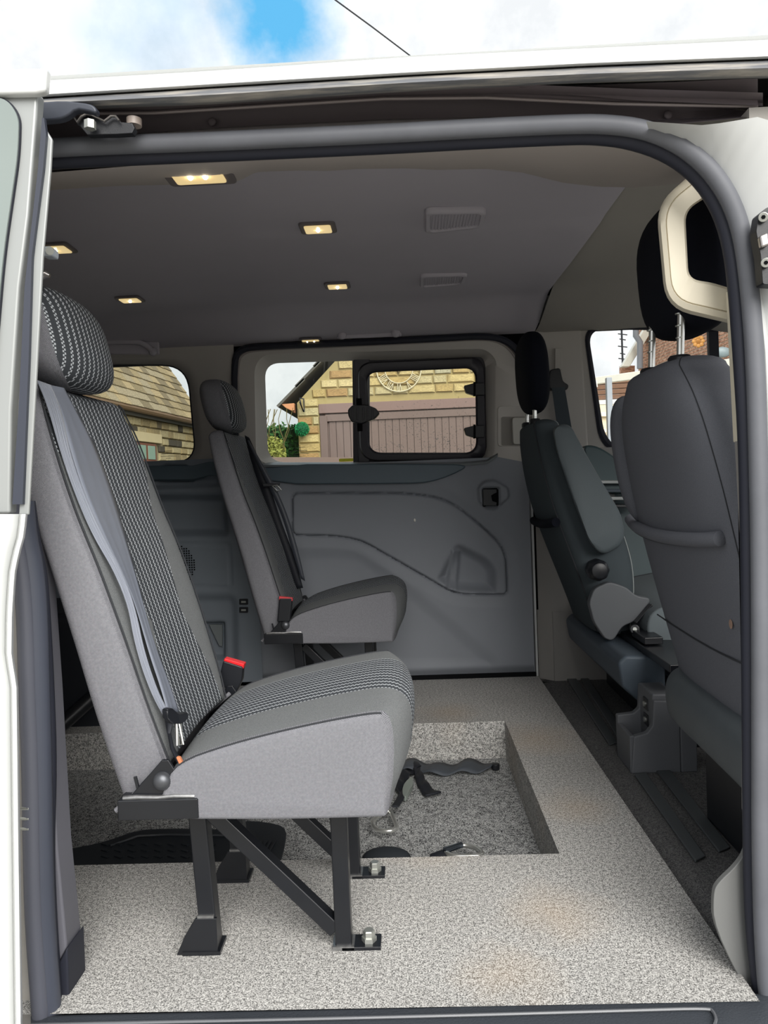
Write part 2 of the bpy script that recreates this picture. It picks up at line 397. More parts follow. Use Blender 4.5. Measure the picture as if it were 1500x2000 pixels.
# near cant-rail trim with its wavy lower edge
low = [(60, 366), (100, 357), (230, 349), (330, 347), (430, 347), (470, 338), (500, 322), (580, 319), (640, 320), (700, 316), (800, 315), (850, 318), (950, 316), (1020, 323), (1100, 343), (1170, 351), (1240, 352), (1300, 348), (1350, 340)]
rows = [[WY(x, y, .03) for x, y in [(60, 340), (500, 305), (800, 290), (1150, 275), (1350, 300)]],
        [tuple(Vector(WZ(x, y+14, 1.292))) for x, y in low], [tuple(Vector(WZ(x, y+3, 1.312))) for x, y in low], [tuple(Vector(WZ(x, y, 1.328))) for x, y in low]]
sheet('cant_rail_trim', rows, plain('cant_trim', (190, 182, 178), .8, spec=.2, grain=.2), ce, 90)
for pxs in ([(512, 314), (520, 328), (548, 329), (556, 313)], [(714, 303), (722, 317), (756, 316), (764, 301)]):
    P = [WZ(x, y, 1.285) for x, y in pxs]; MB().extr(P, (0, 0, .03)).put('clip_cover', plain('clip_cover', (168, 152, 144), .7), ce, bevel=.004)
MB().loft([[(x, y, z) for y, z in ((.04, 1.345), (.12, 1.372), (.4, 1.395), (.9, 1.41), (1.4, 1.395), (1.7, 1.37), (1.80, 1.33), (1.80, 1.275), (1.775, 1.275), (1.775, 1.30), (1.4, 1.36), (.9, 1.37), (.4, 1.37), (.12, 1.35), (.06, 1.33))] for x in (-1.98, 0, 1.9)]).put('roof_panel', M_WHITE, ce)
MB().box((-.1, 1.79, 1.31), (3.8, .03, .09)).put('roof_gap_blocker', M_VOID, ce)  # unseen dark box added to stop light leaking in above the far door trim
MB().box((-.69, 1.785, 1.265), (2.5, .02, .11)).put('side_gap_blocker', M_VOID, ce)  # second dark box, added only to plug the sky leak under the roof
# ---- far side: sliding door (door_1), its window, the rear quarter panel and window, the front door
KU = .1395; CU = 1.874
def U(px, py, o=0): return Wp(px, py, (0, 1, KU), CU+o)
def UL(pts, o=0): return [U(x, y, o) for x, y in pts]
d1 = struct('door_1')
outer = rpoly([(458, 912), (452, 676), (985, 652), (1030, 720), (1032, 912)], [5, 50, 60, 40, 5], 8)
mid = rpoly([(503, 906), (499, 693), (945, 683), (966, 700), (964, 906)], [34, 42, 20, 30, 36], 8)
inn = rpoly([(524, 903), (517, 710), (942, 697), (948, 712), (949, 902)], [34, 30, 22, 22, 30], 8)
MB().loft([UL(outer, .06), UL(outer, 0), UL([(a*.97+b*.03, c*.97+d*.03) for (a, c), (b, d) in zip(outer, mid)], -.004), UL([(a*.06+b*.94, c*.06+d*.94) for (a, c), (b, d) in zip(outer, mid)], 0), UL(mid, .008), UL(inn, .04), UL(inn, .06)], caps=(False, False)).put('window_surround', M_TRIMU, d1, ang=50)
# rubber seal round the door aperture
sp = smoothp([(462, 905), (459, 800), (457, 700), (470, 682), (500, 677), (700, 669), (860, 661), (940, 656), (985, 662), (1012, 684), (1024, 720)], 2)
MB().tube(UL(sp, -.012), .012, 8).put('aperture_seal', M_RUBD, d1)
sp2 = smoothp([(468, 905), (466, 800), (464, 706), (476, 689), (505, 683), (700, 675), (860, 667), (940, 662), (978, 668), (1004, 690), (1016, 724)], 2)
MB().tube(UL(sp2, -.006), .0045, 6).put('seal_lip', plain('seal_lip', (150, 142, 138), .5), d1)
YD = 1.76
def cvt(p, r=0): return XZ(p, YD, r, 5)
P_POCK = cvt([(570, 963), (800, 963), (875, 975), (945, 1030), (988, 1072), (992, 1162), (890, 1162), (835, 1130), (705, 1056), (655, 1047), (570, 1046)], [14, 60, 50, 30, 30, 12, 50, 10, 20, 30, 14])
P_DEEP = cvt([(846, 1132), (890, 1052), (955, 1085), (976, 1110), (976, 1166), (880, 1160)], [10, 22, 14, 14, 14, 10])
P_FLOOR = cvt([(884, 1138), (900, 1075), (948, 1100), (952, 1150), (952, 1166), (890, 1160)], [6, 10, 12, 10, 4, 4])
P_RIDGE = cvt([(876, 1150), (886, 1078), (896, 1078), (890, 1152)])
P_CUP = cvt([(933, 952), (945, 940), (965, 937), (992, 952), (994, 972), (966, 996), (948, 993), (935, 980)], 6)
P_CUPI = cvt([(940, 952), (975, 951), (976, 990), (942, 991)], 6)
P_LOW = cvt([(520, 1080), (700, 1080), (830, 1180), (960, 1290), (960, 1300), (520, 1300)], 20)
P_WIN = cvt([(520, 850), (970, 850), (968, 905), (940, 915), (520, 912)], 14)
def door_y(X, Z):
    s1 = sdf(X, Z, P_POCK); y = np.full(X.shape, YD)
    y += .010*sstep(.050, .0, s1)*(s1 > 0) + np.where(s1 <= 0, .010-.008*sstep(0, -.007, s1), 0)
    y += .012*np.exp(-(s1/.0028)**2)
    s2 = sdf(X, Z, P_DEEP); y += .045*sstep(.004, -.05, s2)*sstep(.004, -.03, s2)
    s3 = sdf(X, Z, P_RIDGE); y -= .02*sstep(.014, -.003, s3)
    s4 = sdf(X, Z, P_CUP); y -= .018*sstep(.004, -.006, s4); s5 = sdf(X, Z, P_CUPI); y += .022*sstep(.002, -.004, s5)
    s6 = sdf(X, Z, P_LOW); y += .010*sstep(.03, -.03, s6)
    zb = .03; y += .02*sstep(zb+.01, zb-.03, Z)
    return y
xd0 = WY(505, 1200, YD)[0]; xd1 = .4455; zt = WY(1030, 897, YD)[2]
relief('door_card', xd0, xd1, -.012, zt+.012, .0042, door_y, M_PANEL, d1)
MB().box((xd1+.0015, YD+.03, .42), (.003, .06, .86)).put('card_edge', M_PANEL, d1)
# arm ledge (dark strip under the window)
led = [(505, 906), (880, 906), (905, 908), (912, 913), (880, 929), (840, 942), (800, 945), (505, 946)]
P = [WY(x, y, 1.738) for x, y in smoothp(led, 1, True)]
MB().extr(P, (0, .03, 0)).put('waist_ledge', plain('ledge', (80, 96, 106), .45, grain=.3), d1, bevel=.008, segs=3)
sheet('waist_lip', [[WY(x, y, o) for x, y in ((505, a), (700, a), (900, a-2), (950, a-6), (972, a-20))] for a, o in ((903, 1.772), (905, 1.755), (908, 1.742), (912, 1.745))], plain('lip', (122, 128, 130), .35), d1, 20)
# pull latch in its cup
MB().extr(pxY([(943, 955), (970, 955), (971, 962), (960, 968), (962, 978), (971, 981), (970, 988), (944, 988)], 1.752), (0, .01, 0)).put('pull_latch', M_BLACKP, d1, bevel=.002)
MB().extr(pxY([(942, 953), (974, 953), (975, 989), (943, 990)], 1.762), (0, .006, 0)).put('latch_recess', M_VOID, d1)
MB().ball(WY(810, 1016, 1.757), .0065, sc=(.6, .4, 1)).put('paint_chip', plain('chip', (235, 232, 225), .6), d1)
# dark gap and body line at the bottom and leading edge
MB().box((-.1, 1.745, .006), (1.1, .02, .014)).put('lower_channel', M_VOID, d1)
MB().box((.4545, 1.76, .40), (.007, .04, .83)).put('body_edge', M_WHITE, d1)
# window_1: fixed pane, divider, hopper with frame, hinges, latch
w1 = struct('window_1')
def uslab(name, pts, o, th, mat, parent, r=0, **k):
    if r: pts = rpoly(pts, r, 5)
    return MB().extr(UL(pts, o), (0, th, 0)).put(name, mat, parent, **k)
mk('fixed_pane', UL(rpoly([(526, 905), (515, 706), (700, 702), (705, 905)], [34, 30, 5, 5], 6), .050), [tuple(range(28))], M_GLASS, w1, smooth=False)
uslab('divider', [(690, 700), (722, 700), (722, 905), (700, 905)], .036, .02, M_FRAMEBLK, w1, bevel=.004)
fo = rpoly([(703, 900), (698, 708), (946, 697), (951, 900)], [34, 30, 30, 34], 8)
fi = rpoly([(722, 884), (716, 728), (928, 719), (930, 884)], [24, 22, 22, 24], 8)
lp = lambda k: [(a*(1-k)+b*k, c*(1-k)+d*k) for (a, c), (b, d) in zip(fo, fi)]
MB().loft([UL(fo, .04), UL(fo, .028), UL(lp(.12), .020), UL(lp(.8), .018), UL(fi, .026), UL(fi, .045)], caps=(False, False), closed=True).put('hopper_frame', M_FRAMEBLK, w1, ang=50)
gb = rpoly([(690, 912), (688, 692), (962, 684), (966, 912)], [4, 4, 10, 10], 8)
MB().loft([UL(gb, .050), UL(lp(.5), .046), UL(lp(.5), .052), UL(gb, .056)], caps=(False, False), closed=True).put('glazing_border', M_FRAMEBLK, w1)
mk('hopper_pane', UL(fi, .034), [tuple(range(len(fi)))], M_GLASSD, w1, smooth=False)
for y0 in (750, 833):
    h = uslab('hopper_hinge', [(906, y0+3), (926, y0-2), (946, y0-3), (947, y0+22), (926, y0+22), (910, y0+17)], -.002, .03, M_BLACKP, w1, r=3, bevel=.003)
    uslab('hinge_cap', [(925, y0-4), (929, y0-4), (929, y0+23), (925, y0+23)], -.006, .02, M_VOID, h)
la = uslab('catch', [(679, 800), (688, 791), (716, 790), (734, 797), (742, 807), (732, 818), (706, 828), (686, 824), (680, 812)], -.004, .03, M_BLACKP, w1, r=4, bevel=.004)
for x0 in (687, 697, 708, 717, 726): uslab('grip_rib', [(x0, 796), (x0+3, 796), (x0+3, 820), (x0, 820)], -.010, .012, M_FRAMEBLK, la, bevel=.001)
uslab('catch_stem', [(696, 778), (706, 778), (708, 842), (698, 842)], .012, .02, M_VOID, la)
uslab('yellow_label', [(662, 896), (690, 895), (690, 901), (662, 902)], .046, .002, M_YEL, w1, r=2)
# etched glass mark
mk('etched_mark', *(lambda q: (q.v, q.f))(MB().box(U(587, 880, .048), (.05, .0006, .002)).box(U(588, 886, .048), (.06, .0006, .0015)).box(U(586, 874, .048), (.04, .0006, .0015)).box(U(588, 891, .048), (.03, .0006, .0015))), plain('etch', (96, 96, 90), .7), w1)
# ---- rear quarter
wf = struct('wall_far')
YR = 1.735
qo = rpoly([(-260, 912), (-260, 640), (456, 640), (458, 912)], [5, 5, 5, 5], 8)
qm = rpoly([(-20, 908), (-20, 704), (374, 704), (394, 908)], [30, 30, 60, 48], 8)
qi = rpoly([(-8, 904), (-8, 713), (366, 713), (384, 903)], [30, 30, 50, 44], 8)
MB().loft([UL(qo), UL([(a*.1+b*.9, c*.1+d*.9) for (a, c), (b, d) in zip(qo, qm)]), UL(qm, .01), UL(qi, .045), UL(qi, .06)], caps=(False, False)).put('rear_window_surround', M_TRIMU, wf, ang=50)
w2 = struct('window_2')
mk('rear_quarter_pane', UL(qi, .05), [tuple(range(len(qi)))], M_GLASS, w2, smooth=False)
MB().tube(UL(qi, .046), .004, 6, closed=True).put('pane_edge', M_RUBD, w2)
mk('etched_mark', *(lambda q: (q.v, q.f))(MB().box(U(328, 886, .048), (.05, .0006, .002)).box(U(329, 891, .048), (.06, .0006, .0015)).box(U(328, 881, .048), (.03, .0006, .002)).box(U(329, 895, .048), (.02, .0006, .0015))), plain('etch', (96, 96, 90), .7), w2)
def cr(p, r=0): return XZ(p, YR, r, 5)
R_CUP = cr([(300, 942), (318, 908), (366, 908), (378, 940)], 8)
R_R1 = cr([(100, 965), (444, 965), (446, 1048), (100, 1050)], 10)
R_P2 = cr([(150, 1063), (448, 1063), (450, 1147), (150, 1147)], 8)
R_R3 = cr([(150, 1166), (452, 1166), (460, 1180), (462, 1330), (150, 1330)], 12)
R_R4 = cr([(380, 1218), (436, 1216), (436, 1290), (380, 1290)], 8)
def rear_y(X, Z):
    y = np.full(X.shape, YR); zc = WY(300, 938, YR)[2]
    y += .025*sstep(zc+.004, zc-.004, Z)*sstep(zc-.035, zc-.025, Z)
    y += .045*sstep(.006, -.02, sdf(X, Z, R_CUP)); y += .05*sstep(.006, -.03, sdf(X, Z, R_R1))
    s = sdf(X, Z, R_P2); y += .006*np.exp(-(s/.003)**2); y += .02*sstep(.015, -.02, sdf(X, Z, R_R3)); y += .04*sstep(.004, -.01, sdf(X, Z, R_R4))
    return y
relief('rear_side_panel', -1.95, xd0+.01, 0.0, WY(440, 900, YR)[2]+.01, .008, rear_y, plain('rear_panel', (122, 130, 139), .55, var=.06, grain=.4), wf)
rows = [[WY(x, y, YR-.004+o) for x, y in ((-250, a), (380, a), (402, a-7), (430, a-10), (470, a-6))] for a, o in ((906, .03), (910, 0), (936, -.004), (940, .02))]
sheet('rear_waist_ledge', rows, plain('ledge', (80, 96, 106), .45, grain=.3), wf, 24)
for yy in (1176, 1192):
    MB().extr(pxY(rpoly([(467, yy-6), (484, yy-6), (484, yy+5), (467, yy+5)], 1.5, 3), YR-.006), (0, .01, 0)).put('usb_socket', M_BLACKP, wf, bevel=.001)
    MB().extr(pxY([(471, yy-2), (480, yy-2), (480, yy+1.5), (471, yy+1.5)], YR-.008), (0, .004, 0)).put('socket_tongue', M_ZINC, wf)
MB().extr(pxY([(408, 1220), (434, 1220), (434, 1262), (428, 1262)], YR+.035), (0, .01, 0)).put('belt_guide', plain('lip', (122, 128, 130), .35), wf, bevel=.002)
# speaker mesh on the rear panel
mb = MB(); c0 = Vector(WY(338, 1105, YR-.002))
for i in range(-9, 10):
    for j in range(-9, 10):
        if i*i+j*j < 86: mb.cyl(c0+Vector((i*.0088, 0, j*.0088)), c0+Vector((i*.0088, .003, j*.0088)), .0032, 6)
tag(mb.put('speaker_perforation', M_VOID, wf), kind='stuff')
# wheel-arch box far left
MB().box((-1.40, 1.50, .16), (1.15, .42, .40)).put('wheel_arch', plain('arch', (28, 31, 38), .6), wf, bevel=.03)
# pillar section between sliding door and cab, door frame and window for the cab
MB().extr(rpoly([WY(1034, 640, 1.715)[::2], WY(1172, 640, 1.715)[::2], WY(1176, 905, 1.715)[::2], WY(1034, 905, 1.715)[::2]], .01, 3) and pxY([(1036, 640), (1136, 640), (1152, 905), (1040, 905)], 1.722), (0, .04, 0)).put('pillar_trim', M_TRIMU, wf, bevel=.01)
MB().extr(pxY([(965, 786), (1022, 786), (1030, 898), (965, 898)], 1.765), (0, .01, 0)).put('lower_pillar_cover', M_TRIMU, wf)
uslab('grip_cover', rpoly([(972, 793), (1040, 793), (1040, 872), (972, 872)], 8), -.006, .02, M_TRIMU, wf, bevel=.003)
g_ = uslab('handle_recess', rpoly([(980, 814), (1040, 814), (1040, 870), (980, 870)], 3), -.010, .012, plain('recess', (132, 128, 122), .6), wf)
uslab('door_lever', rpoly([(1000, 815), (1030, 815), (1030, 868), (1002, 868)], 6), -.03, .02, plain('lever', (190, 188, 180), .4), wf, bevel=.004)
rows = [[(x, 1.74, z) for z in (-.02, .12, .40, .82)] for x in (.459,)]
sheet('pillar_lower', [[(.459, 1.70, z) for z in (0, .1, .12, .5, .83)], [(.50, 1.665, z) for z in (0, .1, .12, .5, .83)], [(.60, 1.66, z) for z in (0, .1, .12, .5, .83)], [(.74, 1.68, z) for z in (0, .1, .12, .5, .83)]], plain('lower_trim', (138, 135, 132), .45, grain=.2), wf, 20)
sheet('scuff_trim', [[(x, y, z) for x, y in ((.457, 1.72), (.49, 1.70), (.50, 1.66), (.62, 1.655), (.9, 1.655))] for z in (-.02, .09, .25)][::-1]+[[(x, y-.05, -.001) for x, y in ((.457, 1.72), (.49, 1.70), (.50, 1.66), (.62, 1.655), (.9, 1.655))]], plain('lower_trim', (138, 135, 132), .45, grain=.2), wf, 24)
MB().extr(pxY([(1024, 560), (1142, 560), (1128, 700), (1150, 880), (1110, 1400), (1024, 1400)], 1.79), (0, .02, 0)).put('pillar_backing', M_VOID, wf)
MB().extr(pxY([(392, 560), (500, 560), (500, 1400), (404, 1400)], 1.80), (0, .02, 0)).put('rear_pillar_backing', M_VOID, wf)
MB().box((-.5, 1.87, .38), (2.9, .02, .84)).put('outer_body', M_WHITE, wf)
d3 = struct('door_3')
o3 = rpoly([(1136, 940), (1118, 606), (1640, 590), (1640, 1010)], 5, 8)
i3 = rpoly([(1172, 880), (1138, 634), (1560, 640), (1600, 960)], [46, 40, 60, 30], 8)
i3b = rpoly([(1184, 872), (1148, 643), (1552, 650), (1590, 948)], [46, 34, 60, 30], 8)
MB().loft([pxY(o3, 1.735), pxY(i3, 1.725), pxY(i3, 1.76)], caps=(False, False)).put('window_frame_trim', M_TRIMU, d3)
MB().loft([pxY(i3, 1.735), pxY(i3, 1.722), pxY([(a*.5+b*.5, c*.5+d*.5) for (a, c), (b, d) in zip(i3, i3b)], 1.718), pxY(i3b, 1.73), pxY(i3b, 1.76)], caps=(False, False)).put('window_seal', M_RUBD, d3)
w3 = struct('window_3')
mk('front_pane', pxY(i3b, 1.745), [tuple(range(len(i3b)))], M_GLASSC, w3, smooth=False)
slab('front_divider', [(1384, 640), (1403, 645), (1412, 900), (1392, 900)], 1.735, .02, M_RUBD, w3)
MB().box((1.3, 1.76, .42), (1.3, .03, .80)).put('front_door_card', plain('front_card', (70, 84, 88), .5), d3)
slab('door_shoulder', smoothp([(1133, 872), (1158, 868), (1185, 880), (1215, 903), (1240, 925), (1240, 965), (1170, 965)], 2, True), 1.66, .06, plain('shoulder', (72, 92, 96), .45, grain=.3), d3, bevel=.01)
for y0, cc in ((938, M_SILV), (955, M_DARKP), (970, M_SILV), (985, M_BLACKP)):
    slab('dash_louvre', [(1165, y0), (1260, y0), (1260, y0+7), (1165, y0+7)], 1.62, .06, cc, d3, bevel=.003)
# rear and near closing walls
MB().box((-1.97, .86, .62), (.03, 1.84, 1.56)).put('wall_rear', M_TRIMU); tag(bpy.data.objects['wall_rear'], kind='structure')
wn = struct('wall_near')  # near side wall of the van: rear wall, front door parts, pillar core
MB().box((-1.27, .0, .60), (1.44, .03, 1.3)).put('rear_side_wall', M_TRIMU, wn)
MB().box((1.2, .0, .30), (1.30, .04, .75)).put('front_door_lower', M_WHITE, wn)
MB().box((.585, .0, .62), (.075, .04, 1.22)).put('front_door_post', M_WHITE, wn)
MB().box((1.2, .0, 1.24), (1.30, .04, .10)).put('front_door_header', M_WHITE, wn)
MB().box((.50, .01, .62), (.035, .05, 1.2)).put('pillar_core', M_TRIMU, wn)
# dashboard mass closing the cab
MB().box((1.78, .86, .35), (.25, 1.7, .75)).put('dashboard', M_DARKP, wn, bevel=.05)
# ---- near door opening: header, track, seals, sill, pillars
t1 = struct('trim_1')
XSR = (-250, 90, 400, 800, 1150, 1490, 1800, 3300)
def rowp(ys, Y): return [WY(x, y, Y) for x, y in zip(XSR, ys)]
r_top = (186, 158, 140, 112, 95, 79, 62, -20); r_bot = (216, 189, 170, 146, 128, 115, 100, 28); q_bot = (240, 213, 202, 176, 160, 151, 140, 88)
sheet('roof_skin', [rowp([y-2 for y in r_top], .10), rowp(r_top, -.03), rowp([y+4 for y in r_top], -.055), rowp([(a+b)/2 for a, b in zip(r_top, r_bot)], -.075), rowp([y-5 for y in r_bot], -.078), rowp(r_bot, -.072), rowp([y+2 for y in r_bot], -.05)], M_WHITE, t1, 60)
m_, t, b_ = newmat('dusty_rubber'); co = t.tc('Object'); mp = t.new('ShaderNodeMapping'); mp.inputs['Scale'].default_value = (2, 20, 30); t.l.new(co, mp.inputs[0])
t.l.new(t.mix(t.ramp(t.noise(mp.outputs[0], 3, 5, .65), [(.45, 0.0), (.65, .8)]), lin((104, 106, 110)), lin((176, 170, 160))), b_.inputs['Base Color']); b_.inputs['Roughness'].default_value = .6; M_DUSTY = m_
sheet('weather_strip', [rowp([y+2 for y in r_bot], -.045), rowp([y+4 for y in r_bot], -.072), rowp([(a*.5+b*.5) for a, b in zip(r_bot, q_bot)], -.080), rowp([y-4 for y in q_bot], -.072), rowp(q_bot, -.06), rowp([y+3 for y in q_bot], -.02)], M_DUSTY, t1, 60)
rec = [(-250, 250, 290), (90, 222, 285), (300, 222, 265), (750, 193, 240), (1000, 190, 240), (1250, 200, 240), (1490, 207, 216)]
lip1 = [(x, a) for x, a, b in rec]; lip2 = [(x, b) for x, a, b in rec]
sheet('track_channel', [[WY(x, y-26, -.04) for x, y in lip1], [WY(x, y-6, .0) for x, y in lip1], [WY(x, y, .0) for x, y in lip1], [WY(x, y+3, .035) for x, y in lip1], [WY(x, (y+z)/2, .04) for (x, y), (_, z) in zip(lip1, lip2)], [WY(x, y+6, .035) for x, y in lip2], [WY(x, y+10, -.01) for x, y in lip2]], M_TRACK, t1, 60, )
MB().tube([WY(x, y, -.004) for x, y in [(-250, 250), (90, 222), (300, 221), (750, 193), (950, 191), (1200, 203), (1480, 208)]], .0022, 6).put('track_lip', plain('lip_light', (150, 140, 140), .4), t1)
sheet('track_blade', [[WY(x, y, Y) for x, y in pts] for pts, Y in (([(1015, 171), (1250, 163), (1480, 153)], -.03), ([(1015, 172), (1250, 185), (1480, 190)], -.01), ([(1015, 176), (1250, 197), (1480, 206)], -.012))], M_TRACK, t1, 20)
sheet('track_flange', [[WY(x, y+o, Y) for x, y in [(-250, 300), (90, 276), (300, 262), (500, 249), (750, 237), (950, 233), (1150, 231), (1200, 232)]] for o, Y in ((-4, -.01), (0, -.02), (4, -.022), (5, -.014), (9, -.016), (13, -.01), (16, .02))], M_ALU, t1, 60)
for (x, y) in ((414, 238), (1305, 224)): MB().ball(WY(x, y, .03), .006, sc=(1, .5, 1)).put('rivet', M_TRACK, t1)
# door opening seal: outer bulb and inner lip
t2 = struct('trim_2')
seal_o = [(-100, 300), (103, 289), (200, 284), (400, 277), (600, 268), (750, 261), (950, 250), (1100, 243), (1180, 242), (1260, 252), (1330, 282), (1385, 328), (1425, 386), (1450, 456), (1464, 560), (1475, 700), (1481, 900), (1485, 1100), (1486, 1400), (1486, 1700), (1494, 1900), (1512, 2050)]
seal_i = [(-100, 325), (103, 313), (200, 308), (400, 299), (600, 290), (750, 283), (950, 272), (1100, 265), (1160, 264), (1230, 272), (1306, 298), (1364, 342), (1404, 400), (1428, 470), (1440, 560), (1450, 700), (1460, 860), (1464, 1050), (1467, 1400), (1468, 1600), (1471, 1800), (1490, 1960)]
MB().tube([WY(x, y, -.022) for x, y in smoothp(seal_o, 2)], .0125, 12, ry=.012, up=(0, 1, 0)).put('seal_bulb', M_RUB, t2)
MB().tube([WY(x, y, -.004) for x, y in smoothp(seal_i, 2)], .0125, 12, ry=.012, up=(0, 1, 0)).put('seal_lip', M_RUBD, t2)
# ---- B pillar (right)
t3 = struct('trim_3')
so = [p for p in smoothp(seal_o, 2) if p[0] > 1256]
so = interp([p+(0,) for p in so], 30); _n = []
for i in range(30):
    a, b = so[max(i-1, 0)], so[min(i+1, 29)]; dx, dy = b[0]-a[0], b[1]-a[1]; q = math.hypot(dx, dy); _n.append((dy/q, -dx/q))
def offp(k, Y): return [WY(p[0]+n[0]*(k*min(1, i/8.0) if k > 0 else k), p[1]+n[1]*(k*min(1, i/8.0) if k > 0 else k), Y) for i, (p, n) in enumerate(zip(so, _n))]
corner = [(1240, 234), (1300, 236), (1345, 246), (1385, 240), (1420, 225), (1460, 214), (1530, 190)]
edge = [(1262, 237), (1320, 241), (1380, 245), (1440, 235), (1500, 225), (1560, 300), (1560, 470), (1560, 560), (1560, 700), (1560, 900), (1560, 1100), (1560, 1400), (1560, 1700), (1570, 1900), (1590, 2050)]
sheet('pillar_skin', [offp(-4, .0), offp(9, -.006), offp(14, -.022), offp(22, -.026), offp(30, -.020), offp(44, -.024), [WY(x, y, -.060) for x, y in edge]], M_WHITE, t3, 60)
# cream upper trim with its opening, grey trim strip, lower panel
co_ = rpoly([(1281, 400), (1352, 338), (1430, 320), (1462, 640), (1400, 626), (1300, 602)], [60, 20, 10, 10, 30, 50], 6)
ci_ = rpoly([(1338, 412), (1386, 381), (1398, 384), (1424, 562), (1390, 552), (1345, 545)], [24, 6, 6, 4, 10, 22], 6)
lerp = lambda A, B, k: [(a*(1-k)+b*k, c*(1-k)+d*k) for (a, c), (b, d) in zip(A, B)]
MB().loft([pxY(co_, .10), pxY(co_, .07), pxY(lerp(co_, ci_, .10), .055), pxY(lerp(co_, ci_, .28), .050), pxY(lerp(co_, ci_, .30), .053), pxY(lerp(co_, ci_, .33), .050), pxY(lerp(co_, ci_, .93), .048), pxY(ci_, .054), pxY(ci_, .10)], caps=(False, False), closed=True).put('upper_pillar_trim', M_CREAM, t3, ang=50)
slab('cream_strip', [(1434, 560), (1446, 560), (1462, 850), (1454, 862), (1449, 862)], .015, .03, M_CREAM, t3, bevel=.004)
slab('grey_strip', [(1450, 860), (1462, 850), (1474, 1100), (1476, 1600), (1464, 1600), (1463, 1100)], .012, .03, plain('lower_trim', (138, 135, 132), .45, grain=.2), t3, bevel=.004)
lowp = smoothp([(1464, 1480), (1480, 1480), (1486, 1990), (1470, 1960), (1394, 1812), (1393, 1745), (1402, 1725), (1440, 1690), (1458, 1660), (1464, 1600)], 2, True)
slab('lower_pillar_trim', lowp, .012, .010, plain('pillar_grey_trim', (112, 113, 112), .5, grain=.2), t3, bevel=.004)
# ---- sill (bottom)
t4 = struct('trim_4')
def rowz(pts, Z): return [WZ(x, y, Z) for x, y in pts]
sheet('sill_plate', [rowz([(60, 1985), (150, 1982), (800, 1967), (1450, 1943), (1700, 1936)], -.004), rowz([(60, 1990), (150, 1987), (800, 1971), (1450, 1948), (1700, 1940)], -.001), rowz([(60, 2050), (1500, 2010), (1700, 2010)], -.004), rowz([(60, 2200), (1500, 2160), (1700, 2160)], -.012), rowz([(60, 2230), (1500, 2190), (1700, 2190)], -.10)], plain('sill_black', (62, 66, 72), .42, grain=1.0, gscale=350), t4, 30)
MB().tube(rowz(smoothp([(60, 2002), (800, 1986), (1250, 1973), (1384, 1969), (1394, 1976), (1399, 1990), (1396, 2000)], 2), .001), .0022, 6).put('plate_edge', plain('lip_dark', (96, 98, 102), .3), t4)
MB().box((0, -.20, -.35), (3.8, .06, .62)).put('outer_sill', M_WHITE, t4)
# ---- C pillar (left)
t5 = struct('trim_5')
MB().tube([WY(x, y, -.03) for x, y in smoothp([(38, 980), (44, 1050), (58, 1110), (66, 1200), (70, 1350), (74, 1500), (76, 1650), (80, 1800), (92, 1960), (98, 2060)], 2)], .019, 12, up=(0, 1, 0)).put('pillar_seal', plain('pillar_rubber', (66, 70, 82), .5), t5)
MB().tube([WY(x, y, -.045) for x, y in smoothp([(22, 980), (30, 1050), (42, 1110), (50, 1200), (54, 1350), (60, 1500), (62, 1650), (66, 1800), (78, 1960), (84, 2060)], 2)], .012, 12, up=(0, 1, 0)).put('pillar_seal_outer', plain('pillar_rubber2', (84, 86, 96), .5), t5)
MB().tube([WY(x, y, -.01) for x, y in smoothp([(50, 980), (60, 1060), (74, 1120), (80, 1200), (88, 1350), (93, 1500), (88, 1650), (92, 1780), (104, 1960), (110, 2060)], 2)], .013, 12, up=(0, 1, 0)).put('pillar_seal_inner', M_RUBD, t5)
slab('pillar_trim', [(70, 1040), (82, 1180), (94, 1350), (102, 1490), (112, 1660), (131, 1850), (105, 1898), (88, 1700), (80, 1500), (70, 1200)], .0, .05, plain('pillar_grey', (104, 104, 112), .55, grain=.3), t5, bevel=.004)
slab('pillar_base', [(131, 1850), (135, 1948), (116, 1990), (106, 2010), (104, 1898)], -.005, .06, M_RUBD, t5, bevel=.003)
for yy in (1579, 1599, 1619):
    MB().cyl(WY(40, yy, -.055), WY(57, yy, -.055), .0024, 10).put('contact_pin', M_ZINC, t5, bevel=.0008)
# ---- door_2: the opened near sliding door seen at its leading edge
d2 = struct('door_2')
YO = -.13
slab('door_frame', [(-300, 175), (74, 178), (70, 240), (56, 420), (38, 560), (22, 800), (19, 1004), (-300, 1004)], YO, .02, M_SILV, d2, bevel=.004)
gl = rpoly([(-260, 195), (10, 190), (36, 225), (34, 300), (5, 500), (-12, 700), (-40, 960), (-260, 960)], [5, 40, 24, 60, 60, 60, 20, 5], 6)
slab('glass_seal', [(x+4, y) for x, y in gl], YO-.004, .006, M_RUBD, d2)
slab('door_glass', gl, YO-.007, .006, plain('privacy_glass', (132, 142, 139), .08, spec=.8), d2)
slab('dark_channel', [(82, 230), (86, 230), (90, 262), (84, 330), (62, 500), (56, 700), (44, 985), (24, 985), (36, 800), (48, 560), (58, 470), (74, 330)], YO-.002, .006, plain('channel', (52, 56, 68), .5), d2)
slab('door_lip', [(84, 255), (88, 250), (102, 272), (99, 330), (84, 500), (72, 720), (56, 1006), (36, 1006), (46, 800), (54, 620), (74, 400), (83, 300)], YO+.004, .005, M_SILV, d2, bevel=.003)
slab('top_cap', [(-300, 140), (92, 131), (88, 178), (70, 182), (15, 183), (-300, 186)], YO-.012, .014, M_WHITE, d2, bevel=.004)
